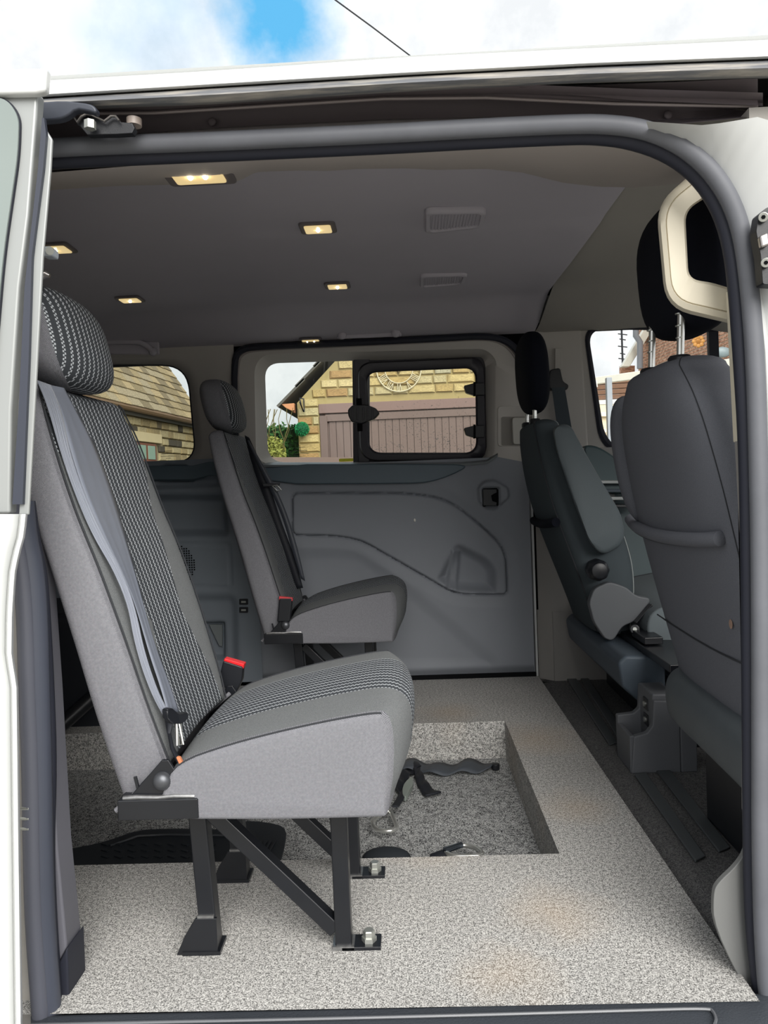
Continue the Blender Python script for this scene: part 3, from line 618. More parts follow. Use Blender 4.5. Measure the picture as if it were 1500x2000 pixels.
sheet('lower_door_skin', [[WY(x+o, y, Y) for x, y in ((54, 1004), (50, 1045), (40, 1080), (32, 1120), (27, 1200), (26, 1280), (36, 1340), (39, 1600), (44, 1990), (46, 2100))] for o, Y in ((0, YO+.03), (0, YO+.004), (-4, YO-.004), (-12, YO-.006), (-16, YO+.004), (-22, YO-.006), (-34, YO-.012), (-300, YO-.03))], M_WHITE, d2, 50)
# ================================================================ SEATS
def section(st, y0, n=44, p=5.0, conc=.012, pr=4.0):
    """closed cross-section of a backrest: st=(zr,xr,zf,xf,hw); returns pts and (u) list"""
    zr, xr, zf, xf, hw = st; pts = []; us = []
    for k in range(n):
        a = 2*math.pi*k/n; c, s_ = math.cos(a), math.sin(a)
        ex = abs(c)**(2/p)*(1 if c > 0 else -1); ey = abs(s_)**(2/p)*(1 if s_ > 0 else -1)
        f = (ex+1)/2; y = ey*hw
        dip = conc*(1-(y/hw)**2)*(f > .6) - .006*(1-(y/hw)**4)*(f < .4)*0
        pts.append((xr+(xf-xr)*f-dip, y0+y, zr+(zf-zr)*f)); us.append(y)
    return pts, us
def backrest(name, stations, y0, mats, parent, n=44, conc=.012, cap=True, split=.62, p=5.0):
    S = []; n_st = len(stations); arr = [np.array(s_, float) for s_ in stations]
    dens = []
    for a, b in zip(arr, arr[1:]):
        for i in range(4): dens.append(a*(1-i/4)+b*i/4)
    dens.append(arr[-1])
    # smooth
    for _ in range(3): dens = [dens[0]]+[(a+2*b+c)/4 for a, b, c in zip(dens, dens[1:], dens[2:])]+[dens[-1]]
    if cap:
        t0 = dens[-1]
        for k in (.25, .5, .7, .85, .95, .995):
            q = t0.copy(); cx = (t0[1]+t0[3])/2; sc = math.sqrt(1-k*k); q[1] = cx+(t0[1]-cx)*sc; q[3] = cx+(t0[3]-cx)*sc; q[4] = t0[4]-(t0[3]-t0[1])*.5*(1-sc)*1.3; q[0] += k*.022; q[2] += k*.022; dens.append(q)
        b0 = dens[0]; pre = []
        for k in (.95, .7, .35):
            q = b0.copy(); cx = (b0[1]+b0[3])/2; sc = math.sqrt(1-k*k); q[1] = cx+(b0[1]-cx)*sc; q[3] = cx+(b0[3]-cx)*sc; q[4] = b0[4]-.02*(1-sc); q[0] -= k*.012; q[2] -= k*.012; pre.append(q)
        dens = pre+dens
    vs = []; uv = []; N = len(dens)
    for d in dens:
        pts, us = section(d, y0, n, p, conc); vs += pts
        for (x, y, z), u in zip(pts, us): uv.append((u, z))
    fs = []; mi = []; 
    for i in range(N-1):
        for k in range(n):
            fs.append((i*n+k, i*n+(k+1) % n, (i+1)*n+(k+1) % n, (i+1)*n+k))
            # front faces: angle near 0
            a = 2*math.pi*(k+.5)/n; mi.append(1 if math.cos(a) > split else 0)
    fs += [tuple(range(n))[::-1], tuple((N-1)*n+k for k in range(n))]; mi += [0, 0]
    # side faces use x,z for uv
    uv2 = []
    for d in dens:
        pts, us = section(d, y0, n, p, conc)
        for k, ((x, y, z), u) in enumerate(zip(pts, us)):
            a = 2*math.pi*k/n; uv2.append((u if math.cos(a) > split-.12 else x+u*.6, z))
    o = mk(name, vs, fs, mats, parent, ang=75, uv=uv2, mi=mi)
    # seam tubes along the boundary
    return o, dens
def seam_path(dens, y0, ang, n_=44, conc=.012, off_=.0015, p=5.0):
    out = []
    for d in dens[3:-3]:
        c, s_ = math.cos(ang), math.sin(ang); ex = abs(c)**(2/p)*(1 if c > 0 else -1); ey = abs(s_)**(2/p)*(1 if s_ > 0 else -1)
        f = (ex+1)/2; y = ey*d[4]; out.append((d[1]+(d[3]-d[1])*f+(off_ if c > 0 else -off_), y0+y+off_*(1 if s_ > 0 else -1), d[0]+(d[2]-d[0])*f))
    return out
# ---- rear single seats (near one is built, far one is its mirrored copy)
near = thing('single_seat', 'nearer grey striped rear seat on black steel legs, belt draped down its backrest', 'seat', (-.25, .21, 0), 'single rear seats on steel legs')
BST = [(.262, -.452, .335, -.360, .185), (.34, -.470, .37, -.368, .195), (.42, -.488, .43, -.385, .202), (.51, -.507, .515, -.408, .206), (.63, -.537, .63, -.444, .208), (.70, -.557, .70, -.472, .206), (.78, -.575, .78, -.497, .203), (.84, -.588, .84, -.515, .195), (.885, -.597, .885, -.532, .178)]
bk, bd = backrest('backrest', BST, .21, [M_WEAVE, M_STRB], near, split=.50, n=56)
for s_ in (-1, 1): MB().tube(seam_path(bd, .21, s_*math.radians(60.5)), .0016, 6).put('seam', M_SEAM, bk)
# bracket cut at the bottom is covered by a hem roll
for s_ in (-1, 1): MB().tube([(-.450, .21+s_*.190, .262), (-.365, .21+s_*.190, .330)], .004, 8).put('lower_hem', M_WEAVE, bk, uv=None)
def rbox(name, c, hx, hy, hz, mats, parent, p=4.0, tilt=0, bulge=.1, uvs=True, split=.5, vq=None):
    n = 48; m_ = 20; vs = []; uv = []; fs = []; mi = []
    for i in range(m_+1):
        t_ = -1+2*i/m_; ph = math.pi/2*t_; cz = abs(math.sin(ph))**(2/p)*(1 if t_ > 0 else -1); r = abs(math.cos(ph))**(2/p); r = max(r, .002)
        for k in range(n):
            a = 2*math.pi*k/n; c_, s_ = math.cos(a), math.sin(a)
            ex = abs(c_)**(2/p)*(1 if c_ > 0 else -1); ey = abs(s_)**(2/p)*(1 if s_ > 0 else -1)
            x, y, z = ex*hx*r, ey*hy*r, cz*hz
            if ex > 0: x += bulge*hx*(1-(y/hy)**2)*r
            x -= math.tan(tilt)*z
            vs.append((c[0]+x, c[1]+y, c[2]+z)); uv.append((y if c_ > split-.12 else x*1+y*.6, z+c[2]))
    for i in range(m_):
        for k in range(n): fs.append((i*n+k, i*n+(k+1) % n, (i+1)*n+(k+1) % n, (i+1)*n+k)); mi.append(1 if (math.cos(2*math.pi*(k+.5)/n) > split and len(mats) > 1) else 0)
    return mk(name, vs, fs, mats, parent, ang=75, uv=uv, mi=mi)
hr = rbox('headrest', (-.578, .200, .990), .050, .142, .084, [M_WEAVE, M_STRH], near, p=2.9, tilt=math.radians(12), bulge=.2, split=.62)
# cushion: side profile lofted across
prof = smoothp([(-.385, .256), (-.372, .300), (-.352, .336), (-.27, .362), (-.18, .382), (-.10, .396), (-.05, .402), (-.022, .396), (-.004, .378), (-.001, .340), (-.012, .300), (-.030, .268), (-.036, .252), (-.044, .250), (-.20, .250), (-.33, .254)], 2, True)
def cushion(parent, y0, hw, prof, mats, crown=.012, name='seat_cushion', roll=False):
    n = len(prof); cx = sum(p[0] for p in prof)/n; cz = sum(p[1] for p in prof)/n
    ys = [(-1, .90), (-.995, .97), (-.97, .993), (-.93, 1.0)]+[(-.86+.086*i, 1.0) for i in range(21)]+[(.93, 1.0), (.97, .993), (.995, .97), (1, .90)]
    vs = []; uv = []; fs = []; mi = []
    ys.insert(3, ys[3]); ys.insert(len(ys)-4, ys[-4])
    for t_, sc in ys:
        cr_ = crown*(1-t_*t_)
        for x, z in prof:
            X_ = cx+(x-cx)*(1-(1-sc)*.35); Z_ = cz+(z-cz)*(1-(1-sc)*.9)
            if z > cz: Z_ += cr_
            if x > cx and z > cz-.03: X_ += cr_*.6*max(0, (x-cx)/.2-.6)
            if roll and X_ > -.052: X_ = -.052+(X_+.052)*max(0, 1-abs(t_)**2.4)**.55
            vs.append((X_, y0+t_*hw, Z_)); uv.append((t_*hw, x*1.0-z*.9 if x > -.02 else x))
    N = len(ys)
    for i in range(N-1):
        if i in (3, N-5): continue
        for k in range(n):
            fs.append((i*n+k, i*n+(k+1) % n, (i+1)*n+(k+1) % n, (i+1)*n+k))
            zc_ = (prof[k][1]+prof[(k+1) % n][1])/2; side = i < 3 or i > N-5
            mi.append(1 if (zc_ > .272 and not side) else 0)
    fs += [tuple(range(n))[::-1], tuple((N-1)*n+k for k in range(n))]; mi += [0, 0]
    uv2 = list(uv)
    for i in list(range(0, 4))+list(range(N-4, N)):
        for k in range(n): uv2[i*n+k] = (vs[i*n+k][0], vs[i*n+k][2])
    o = mk(name, vs, fs, mats, parent, ang=70, uv=uv2, mi=mi)
    for s_ in (-1, 1):
        path = [((min(x, -.0505) if roll else x), y0+s_*hw*.972, z+.0006) for x, z in prof if z > .262 and x > -.37]
        # keep the top/front run ordered
        path.sort(key=lambda p: (0, p[0]) if p[2] > .37 or p[0] < -.05 else (1, -p[2]))
        MB().tube(path, .0016, 6).put('seam', M_SEAM, o)
    return o
cushion(near, .21, .212, prof, [M_WEAVE, M_STRC], roll=True)
# frame: rails, brackets, legs, braces
fr = MB()
for y in (.06, .36): fr.box((-.245, y, .262), (.36, .03, .028))
for x in (-.41, -.075): fr.box((x, .21, .262), (.03, .33, .028))
fr.put('seat_frame', M_STEEL, near, bevel=.0025)
for s_, y in ((-1, .012), (1, .408)):
    b_ = MB().box((-.379, y, .272), (.118, .034, .030)).put('side_rail', M_STEEL, near, bevel=.002)
    MB().extr([(-.424, y+s_*.004, .287), (-.330, y+s_*.004, .287), (-.362, y+s_*.004, .342), (-.372, y+s_*.004, .342)], (0, s_*.006, 0)).put('side_plate', M_STEEL, near, bevel=.0015)
    MB().tube([(-.43, y-s_*.0+s_*.012, .2885), (-.41, y+s_*.013, .290), (-.38, y+s_*.0125, .2885), (-.355, y+s_*.013, .2905), (-.325, y+s_*.012, .289)], .0035, 8).put('weld', M_WELD, b_)
    yb = y+s_*.010
    MB().loft([[(-.372+.013*sc*math.cos(a*math.pi/12), yb+s_*dy, .312+.013*sc*math.sin(a*math.pi/12)) for a in range(24)] for sc, dy in ((1.05, 0), (1, .005), (.8, .009), (.4, .0115), (.05, .012))]).put('pivot_bolt', plain('bolt_dark', (92, 94, 98), .4, metal=.7), near)
    MB().bar((-.407, yb-s_*.003, .288), (-.413, yb-s_*.003, .318), .004, .004, up=(0, 1, 0)).put('rib', M_STEEL, near)
for y in (.105, .325):
    lg = MB().box((-.128, y, .135), (.026, .028, .27)).put('leg', M_STEEL, near, bevel=.0025)
    MB().box((-.128, y-.001, .004), (.034, .034, .006)).put('weld', M_WELD, lg)
    MB().box((-.100, y, .003), (.062, .036, .006)).put('foot_plate', M_STEEL, lg, bevel=.001)
    MB().loft([[(-.088+r*math.cos(a*math.pi/3), y+r*math.sin(a*math.pi/3), z) for a in range(6)] for r, z in ((.012, .006), (.012, .013), (.0095, .013), (.0095, .022), (.008, .0235))]).put('floor_bolt', M_ZINC, lg)
    lr = MB().bar((-.353, y, .265), (-.340, y, .0), .028, .030, up=(0, 1, 0)).put('leg', M_STEEL, near, bevel=.0025)
    MB().extr([(-.392, y-.020, 0), (-.326, y-.020, 0), (-.326, y-.020, .058), (-.360, y-.020, .058), (-.378, y-.020, .030)], (0, .006, 0)).put('foot_gusset', M_STEEL, lr, bevel=.001)
    MB().extr([(-.380, y-.010, .024), (-.352, y-.010, .058), (-.350, y-.010, .050), (-.376, y-.010, .018)], (0, .030, 0)).put('foot_gusset', M_STEEL, lr, bevel=.001)
    MB().box((-.3435, y-.001, .058), (.026, .036, .008)).put('weld', M_WELD, lr)
    MB().box((-.352, y, .003), (.06, .044, .006)).put('foot_plate', M_STEEL, lr)
    MB().bar((-.335, y, .228), (-.140, y, .028), .024, .024, up=(0, 1, 0)).put('brace', M_STEEL, near, bevel=.002)
MB().extr([(-.352, .004, .345), (-.346, .004, .345), (-.322, .004, .292), (-.330, .004, .290)], (0, .008, 0)).put('exposed_foam', M_ORANGE, near, bevel=.002)
# belt: a ribbon that lies on the front of the backrest
def bx(z): 
    Z_ = [d[2] for d in bd[3:-6]]; X_ = [d[3] for d in bd[3:-6]]; return float(np.interp(z, Z_, X_))
def hit(px, py, lift=.004, ymin=-.002):
    v = ray(px, py); v = v/np.linalg.norm(v)
    t_ = 1.0
    while t_ < 2.2:
        p = CP+v*t_
        yy = (p[1]-.21)/.206; dip = .012*max(0, 1-yy*yy)
        edge = .03*max(0, abs(yy)-.85)/.15*1.0
        if p[1] > ymin and p[0] <= bx(p[2])-dip-edge+lift: return tuple(p)
        t_ += .001
    return tuple(CP+v*1.1)
def ribbon(name, L, R, mat, parent, n=46, fold=.0, th=.0012):
    A = interp(smoothp(L, 2), n); B = interp(smoothp(R, 2), n); m_ = 9; vs = []; uv = []
    for i, (a, b) in enumerate(zip(A, B)):
        for j in range(m_):
            u = j/(m_-1); p = np.array(a)*(1-u)+np.array(b)*u
            lift = fold*math.sin(u*math.pi*3+i*.08)*min(1, i/6); vs.append((p[0]+abs(lift), p[1], p[2]+0)); uv.append((u, i*.01))
    fs = [(i*m_+j, i*m_+j+1, (i+1)*m_+j+1, (i+1)*m_+j) for i in range(n-1) for j in range(m_-1)]
    o = mk(name, vs, fs, mat, parent, ang=60, uv=uv); s_ = o.modifiers.new('th', 'SOLIDIFY'); s_.thickness = th; return o
Lp = [(95, 752), (116, 800), (135, 880), (160, 960), (196, 1040), (232, 1110), (262, 1180), (288, 1270), (312, 1340), (326, 1394)]
Rp = [(124, 758), (152, 810), (188, 880), (217, 960), (240, 1040), (262, 1120), (283, 1200), (304, 1270), (328, 1330), (348, 1390)]
ribbon('shoulder_belt', [hit(x, y, .008) for x, y in Lp], [hit(x, y, .010) for x, y in Rp], plain('belt_smooth', (122, 127, 139), .45, var=.08, vscale=25), near, fold=.002)
Lp = [(72, 742), (92, 790), (112, 870), (138, 950), (176, 1040), (222, 1115), (248, 1180), (262, 1260), (292, 1350), (316, 1396)]
Rp = [(100, 752), (120, 800), (132, 870), (156, 950), (196, 1040), (238, 1120), (264, 1190), (282, 1275), (308, 1350), (330, 1394)]
ribbon('lap_belt', [hit(x, y, .010, -.01) for x, y in Lp], [hit(x, y, .014, -.01) for x, y in Rp], M_BELT, near, fold=.002)
tg = MB().extr([Vector(hit(x, y, .018, -.02)) for x, y in rpoly([(315, 1384), (326, 1380), (340, 1394), (358, 1388), (358, 1402), (346, 1412), (326, 1412), (318, 1402)], 5, 3)], (.010, -.006, 0)).put('belt_tongue', M_BLACKP, near, bevel=.002)
tpts = [hit(x, y, .020, -.02) for x, y in ((344, 1410), (347, 1430), (351, 1456))]
MB().tube([hit(x, y, .024, -.02) for x, y in ((343, 1412), (348, 1455), (356, 1454), (352, 1412))], .0028, 8, closed=True).put('tongue_blade', M_CHROME, tg)
MB().tube([hit(330, 1405, .016, -.02), hit(330, 1430, .014, -.02), hit(336, 1460, .006, -.02), (-.352, .03, .322)], .007, 8, ry=.003).put('anchor_strap', M_BELTD, near)
# buckle with red button on the far side
b_ = MB().extr([WY(x, y, .44) for x, y in rpoly([(429, 1318), (436, 1291), (474, 1303), (472, 1330), (462, 1352), (428, 1340)], 3, 3)], (0, .022, 0)).put('buckle', M_BLACKP, near, bevel=.003)
MB().extr([WY(x, y, .443) for x, y in [(436, 1296), (438, 1286), (477, 1297), (475, 1307)]], (0, .020, 0)).put('red_button', M_RED, b_, bevel=.0015)
MB().tube([WY(447, 1345, .45), WY(440, 1400, .43)], .010, 8, ry=.004).put('buckle_stalk', M_BELTD, b_)
far = copy_tree(near); far.location = (-.262, 1.42, 0); far.scale = (1, -1, 1.03)
tag(far, 'farther grey rear seat beside the far sliding door, seen beyond the nearer one', 'seat', 'single rear seats on steel legs')
for ch in list(far.children):
    if ch.name.startswith(('buckle', 'exposed_foam')):
        for g in list(ch.children): bpy.data.objects.remove(g, do_unlink=True)
        bpy.data.objects.remove(ch, do_unlink=True)
for ch in list(far.children):
    if ch.name.startswith(('shoulder_belt', 'lap_belt', 'belt_tongue', 'anchor_strap')):
        for g in list(ch.children): bpy.data.objects.remove(g, do_unlink=True)
        bpy.data.objects.remove(ch, do_unlink=True)
far.scale = (1, 1, 1.012)
def fput(mbx, name, mat, parent=None, **k):  # build in world, then compensate the z scale of the far seat
    s_ = Vector(far.location); mbx.v = [(p[0], p[1], p[2]/1.012) for p in mbx.v]; return mbx.put(name, mat, parent or far, **k)
P0 = [WY(x, y, 1.205) for x, y in ((541, 1215), (545, 1168), (571, 1168), (566, 1215))]
bb = fput(MB().extr(P0, (0, .022, 0)), 'buckle', M_BLACKP, bevel=.004)
fput(MB().extr([WY(x, y, 1.206) for x, y in ((545, 1172), (545, 1165), (571, 1168), (571, 1174))], (0, .016, 0)), 'red_button', plain('red_worn', (214, 70, 76), .45), bb, bevel=.001)['label'] = 'worn pinkish red button'
fb = lambda pts, Y: [WY(x, y, Y) for x, y in pts]
def rib2(name, L, R, Y, mat):
    A = interp(smoothp(fb(L, Y), 2), 40); B = interp(smoothp(fb(R, Y), 2), 40)
    vs = A+B; o = mk(name, [(p[0], p[1], p[2]/1.012) for p in vs], [(i, i+1, 41+i, 40+i) for i in range(39)], mat, far); s_ = o.modifiers.new('t', 'SOLIDIFY'); s_.thickness = .0025; return o
rib2('shoulder_belt', [(478, 850), (490, 900), (508, 955), (530, 1020), (560, 1100), (580, 1150)], [(487, 855), (508, 900), (528, 950), (546, 1010), (575, 1085), (592, 1148)], 1.52, M_BELTD)
rib2('lap_belt', [(482, 860), (515, 930), (530, 960), (552, 1010), (572, 1080), (588, 1130)], [(486, 860), (524, 925), (540, 955), (562, 1005), (584, 1080), (596, 1135)], 1.50, plain('webbing_mid', (58, 62, 70), .5))
tgf = fput(MB().extr(fb([(512, 944), (546, 943), (545, 949), (514, 951)], 1.485), (0, .012, 0)), 'belt_tongue', M_BLACKP, bevel=.002)
fput(MB().tube(fb([(532, 949), (541, 959), (549, 957), (541, 948)], 1.483), .0028, 8, closed=True), 'tongue_blade', M_CHROME, tgf)
# ---- driver seat
drv = thing('front_seat', 'dark grey front seat nearest the camera, its back carrying a map pocket', 'seat', (.60, .32, 0), 'front seats')
DST = [(.30, .545, .30, .66, .215), (.40, .522, .40, .655, .235), (.50, .498, .50, .645, .245), (.60, .475, .60, .625, .25), (.70, .455, .70, .60, .25), (.80, .437, .80, .575, .235), (.86, .430, .86, .560, .205), (.905, .432, .905, .545, .150)]
db, dd = backrest('backrest', DST, .325, [M_DARKFAB], drv, split=2, n=56, conc=0, p=3.6)
for a in (118,): MB().tube(seam_path(dd, .325, -math.radians(a), p=3.6, off_=.0004), .0009, 6).put('seam', M_SEAM, db)
dz_ = [d[0] for d in dd[3:-6]]; dx_ = [d[1] for d in dd[3:-6]]
def dhit(px, py, lift=.004):
    v = ray(px, py); v = v/np.linalg.norm(v); t_ = .9
    while t_ < 2.4:
        p = CP+v*t_; yy = abs((p[1]-.325)/.25); xr = float(np.interp(p[2], dz_, dx_)); wd = .06*(max(0, 1-yy**3.6)**(1/3.6)-1)*-1
        if p[0] >= xr+min(wd, .06)-lift and p[1] > .0: return tuple(p)
        t_ += .001
    return tuple(CP+v*1.5)
pk = smoothp([(1229, 1012), (1240, 1028), (1275, 1044), (1320, 1052), (1370, 1055), (1408, 1052)], 2)
MB().tube([dhit(x, y, .006) for x, y in pk], [.006]+[.0125]*(len(pk)-2)+[.008], 10).put('pocket_hem', M_DARKFAB, db)
MB().tube([dhit(x, y+13, .001) for x, y in pk], .0014, 6).put('seam', M_SEAM, db)
pk2 = [dhit(x, y, .001) for x, y in smoothp([(1284, 1200), (1320, 1225), (1380, 1262), (1440, 1292), (1462, 1300)], 2)]
MB().tube(pk2, .0016, 6).put('seam', M_SEAM, db)
pa = dhit(1427, 1219, .0006); MB().ball(pa, .007, sc=(.08, 1, 1.1)).put('fabric_stain', plain('stain', (150, 124, 108), .95, var=.3, vscale=300), db)
rbox('side_bolster', (.500, .585, .76), .05, .035, .14, [M_DARKFAB], drv, p=2.6, tilt=math.radians(8))
dh = rbox('headrest', (.500, .295, 1.085), .055, .145, .115, [M_BLKFAB], drv, p=3.0, tilt=math.radians(4), bulge=.1)
MB().tube([(.452+.09, .15+.004, z) for z in ()] or [(.53, .155, 1.00), (.532, .151, 1.08), (.528, .158, 1.16)], .0014, 6).put('stitching', M_STITCH, dh)
for y, x in ((.225, .466), (.365, .462)):
    po = MB().cyl((x, y, .90), (x+.006, y, 1.02), .0062, 14).put('headrest_post', M_CHROME, drv)
    for k in range(3): MB().cyl((x+.001, y, .955+.02*k), (x+.001, y, .957+.02*k), .0066, 12).put('notch', M_ZINC, po)
    MB().loft([[(x+r*math.cos(a*math.pi/10), y+r*1.2*math.sin(a*math.pi/10), z) for a in range(20)] for r, z in ((.019, .912), (.019, .922), (.016, .926), (.007, .927))]).put('post_collar', M_BLACKP, drv)
dcush = smoothp([(.56, .30), (.57, .36), (.70, .39), (.9, .42), (1.05, .43), (1.10, .40), (1.10, .33), (1.05, .28), (.8, .26), (.6, .26)], 2, True)
cushion(drv, .325, .24, dcush, [M_DARKFAB, M_DARKFAB], 0)
# padded rear skirt of the base
sk = [(.56, .325), (.535, .322), (.517, .305), (.512, .275), (.516, .235), (.528, .212), (.56, .205)]
MB().loft([[(x+dx, y, z+dz) for x, z in smoothp(sk, 2)]+[(.60, y, .205), (.60, y, .325)] for y, dx, dz in ((.02, 0, -.012), (.15, 0, -.006), (.30, 0, 0), (.45, .0, .004), (.50, .004, .004), (.525, .014, .0))]).put('base_skirt', plain('skirt', (80, 86, 90), .5, var=.15, vscale=20, grain=.5), drv, ang=60)
MB().box((.80, .29, .10), (.40, .46, .20)).put('seat_base', M_BLACKP, drv, bevel=.01)
# ---- passenger seat
pas = thing('front_seat', 'dark front seat on the far side with folded armrest and round recline knob', 'seat', (.60, 1.37, 0), 'front seats')
PST = [(.27, .535, .27, .655, .19), (.36, .505, .37, .672, .205), (.46, .468, .47, .672, .215), (.56, .432, .57, .645, .22), (.66, .402, .67, .598, .22), (.76, .384, .76, .545, .21), (.84, .376, .84, .498, .195), (.885, .376, .885, .465, .165)]
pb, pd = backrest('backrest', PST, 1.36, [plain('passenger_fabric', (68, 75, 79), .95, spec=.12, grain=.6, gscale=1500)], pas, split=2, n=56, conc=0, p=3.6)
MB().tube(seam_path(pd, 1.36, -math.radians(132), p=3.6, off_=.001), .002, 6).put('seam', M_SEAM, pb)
MB().tube(seam_path(pd, 1.36, -math.radians(50), p=3.6, off_=.001), .0018, 6).put('stitching', plain('grey_stitch', (140, 146, 146), .8), pb)
pz_ = [d[0] for d in pd[3:-6]]; px_ = [d[1] for d in pd[3:-6]]
def phit(px, py, lift):
    v = ray(px, py); v = v/np.linalg.norm(v); t_ = 1.9
    while t_ < 3.2:
        p = CP+v*t_; yy = abs((p[1]-1.36)/.22); xr = float(np.interp(p[2], pz_, px_)); wd = -.06*(max(0, 1-yy**3.6)**(1/3.6)-1)
        if p[0] >= xr+min(wd, .05)-lift: return tuple(p)
        t_ += .001
    return tuple(CP+v*2.5)
MB().tube([phit(x, y, .006) for x, y in smoothp([(1036, 1009), (1045, 1020), (1062, 1024), (1086, 1020)], 2)], .014, 10).put('pocket_hem', M_BLKFAB, pb)
ph = rbox('headrest', (.400, 1.33, 1.055), .042, .135, .125, [M_BLKFAB], pas, p=2.8, tilt=math.radians(2), bulge=.1)
for y in (1.27, 1.42):
    po = MB().cyl((.395, y, .88), (.398, y, .98), .0062, 14).put('headrest_post', M_CHROME, pas)
    for k in range(2): MB().cyl((.396, y, .915+.02*k), (.396, y, .917+.02*k), .0066, 12).put('notch', M_ZINC, po)
    MB().loft([[(.396+r*math.cos(a*math.pi/10), y+r*math.sin(a*math.pi/10), z) for a in range(20)] for r, z in ((.018, .896), (.018, .906), (.014, .911), (.008, .912))]).put('post_collar', M_BLACKP, pas)
arm = rpoly([(1078, 832), (1112, 826), (1160, 915), (1216, 1008), (1222, 1062), (1176, 1086), (1152, 1062), (1120, 980), (1086, 880)], [18, 22, 40, 30, 34, 30, 20, 40, 30], 5)
ac = (sum(p[0] for p in arm)/len(arm), sum(p[1] for p in arm)/len(arm))
sh = lambda k: [(ac[0]+(x-ac[0])*k, ac[1]+(y-ac[1])*(1-(1-k)*.5)) for x, y in arm]
MB().loft([pxY(sh(.93), 1.155), pxY(sh(1.0), 1.14), pxY(sh(1.0), 1.105), pxY(sh(.96), 1.092), pxY(sh(.86), 1.088)]).put('armrest', M_ARM, pas, ang=50)
kc = Vector(WY(1167, 1113, 1.12)); ring = []
for y, r in ((0.02, .030), (.0, .031), (-.014, .030), (-.020, .026), (-.022, .024), (-.028, .022), (-.030, .018)):
    ring.append([(kc.x+r*(1+.03*math.cos(a*math.pi*2/48*8)*(r > .025))*math.cos(2*math.pi*a/48), kc.y+y, kc.z+r*(1+.03*math.cos(a*math.pi*2/48*8)*(r > .025))*math.sin(2*math.pi*a/48)) for a in range(48)])
MB().loft(ring).put('recline_knob', M_BLACKP, pas)
hc = rpoly([(1150, 1178), (1160, 1150), (1190, 1136), (1222, 1146), (1243, 1164), (1268, 1168), (1270, 1176), (1240, 1214), (1216, 1224), (1198, 1252), (1182, 1249), (1160, 1216)], 9, 4)
MB().extr(pxY(hc, 1.10), (0, .03, 0)).put('hinge_cover', plain('hinge_grey', (84, 87, 91), .5, grain=.5), pas, bevel=.005, segs=3)
MB().bar(WY(1272, 1180, 1.09), WY(1240, 1216, 1.09), .006, .024, up=(0, 1, 0)).put('belt_bracket', M_STEEL, pas, bevel=.002)
hb = MB().cyl(WY(1240, 1229, 1.095), WY(1240, 1229, 1.065), .014, 20).put('bracket_bolt', M_STEEL, pas, bevel=.003)
MB().cyl(WY(1240, 1229, 1.064), WY(1240, 1229, 1.0635), .006, 6).put('bolt_socket', M_ZINC, hb)
pc = smoothp([(.64, .30), (.66, .36), (.78, .38), (.95, .41), (1.05, .42), (1.10, .39), (1.10, .33), (1.05, .28), (.8, .26), (.66, .26)], 2, True)
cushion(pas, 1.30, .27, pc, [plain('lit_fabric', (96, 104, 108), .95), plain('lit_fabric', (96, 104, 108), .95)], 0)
# base: sloping rear cover, side cap, dark underside
MB().loft([[(x, y, z) for x, z in ((.555, .255), (.535, .235), (.545, .17), (.60, .12), (.66, .12), (.66, .25))] for y in (.93, 1.1, 1.3, 1.45, 1.6)]).put('base_skirt', M_DARKP, pas, bevel=.01)
MB().box((.85, 1.27, .10), (.36, .66, .20)).put('seat_base', M_BLACKP, pas, bevel=.01)
MB().extr(pxY([(1176, 1262), (1186, 1258), (1208, 1260), (1222, 1284), (1198, 1288), (1196, 1300), (1182, 1300)], 1.12), (0, .03, 0)).put('base_cap', M_GREYPL, pas, bevel=.003)
MB().box((.66, 1.0, .262), (.10, .5, .02)).put('slide_rail', M_STEEL, pas, bevel=.003)
MB().box((.64, 1.02, .285), (.05, .12, .02)).put('slide_catch', M_STEEL, pas, bevel=.003)
# ---- console with sockets between the seat bases
con = thing('socket_console', 'grey plastic console with open tray and two power sockets by the nearest front seat base', 'console', (.59, .82, 0))
MB().extr([(.520, .775, 0), (.640, .775, 0), (.640, .775, .175), (.578, .775, .180), (.574, .775, .118), (.560, .775, .100), (.528, .775, .092)], (0, .02, 0)).put('near_wall', M_GREYPL, con, bevel=.004)
MB().extr([(.520, .885, 0), (.640, .885, 0), (.640, .885, .190), (.578, .885, .190), (.574, .885, .128), (.560, .885, .116), (.518, .885, .112)], (0, .02, 0)).put('far_wall', M_GREYPL, con, bevel=.004)
MB().box((.525, .84, .046), (.012, .12, .092)).put('tray_front', M_GREYPL, con, bevel=.003)
MB().box((.55, .84, .05), (.06, .11, .02)).put('tray_floor', M_DARKP, con)
MB().box((.605, .84, .10), (.055, .11, .185)).put('socket_tower', M_GREYPL, con, bevel=.006)
MB().box((.66, .84, .09), (.04, .13, .18)).put('rear_post', M_GREYPL, con, bevel=.004)
for z in (.155, .115):
    so_ = MB().box((.5765, .835, z), (.004, .034, .030)).put('power_socket', M_BLACKP, con, bevel=.002)
    MB().cyl((.576, .835, z), (.571, .835, z), .007, 14).put('socket_pin', M_ZINC, so_)
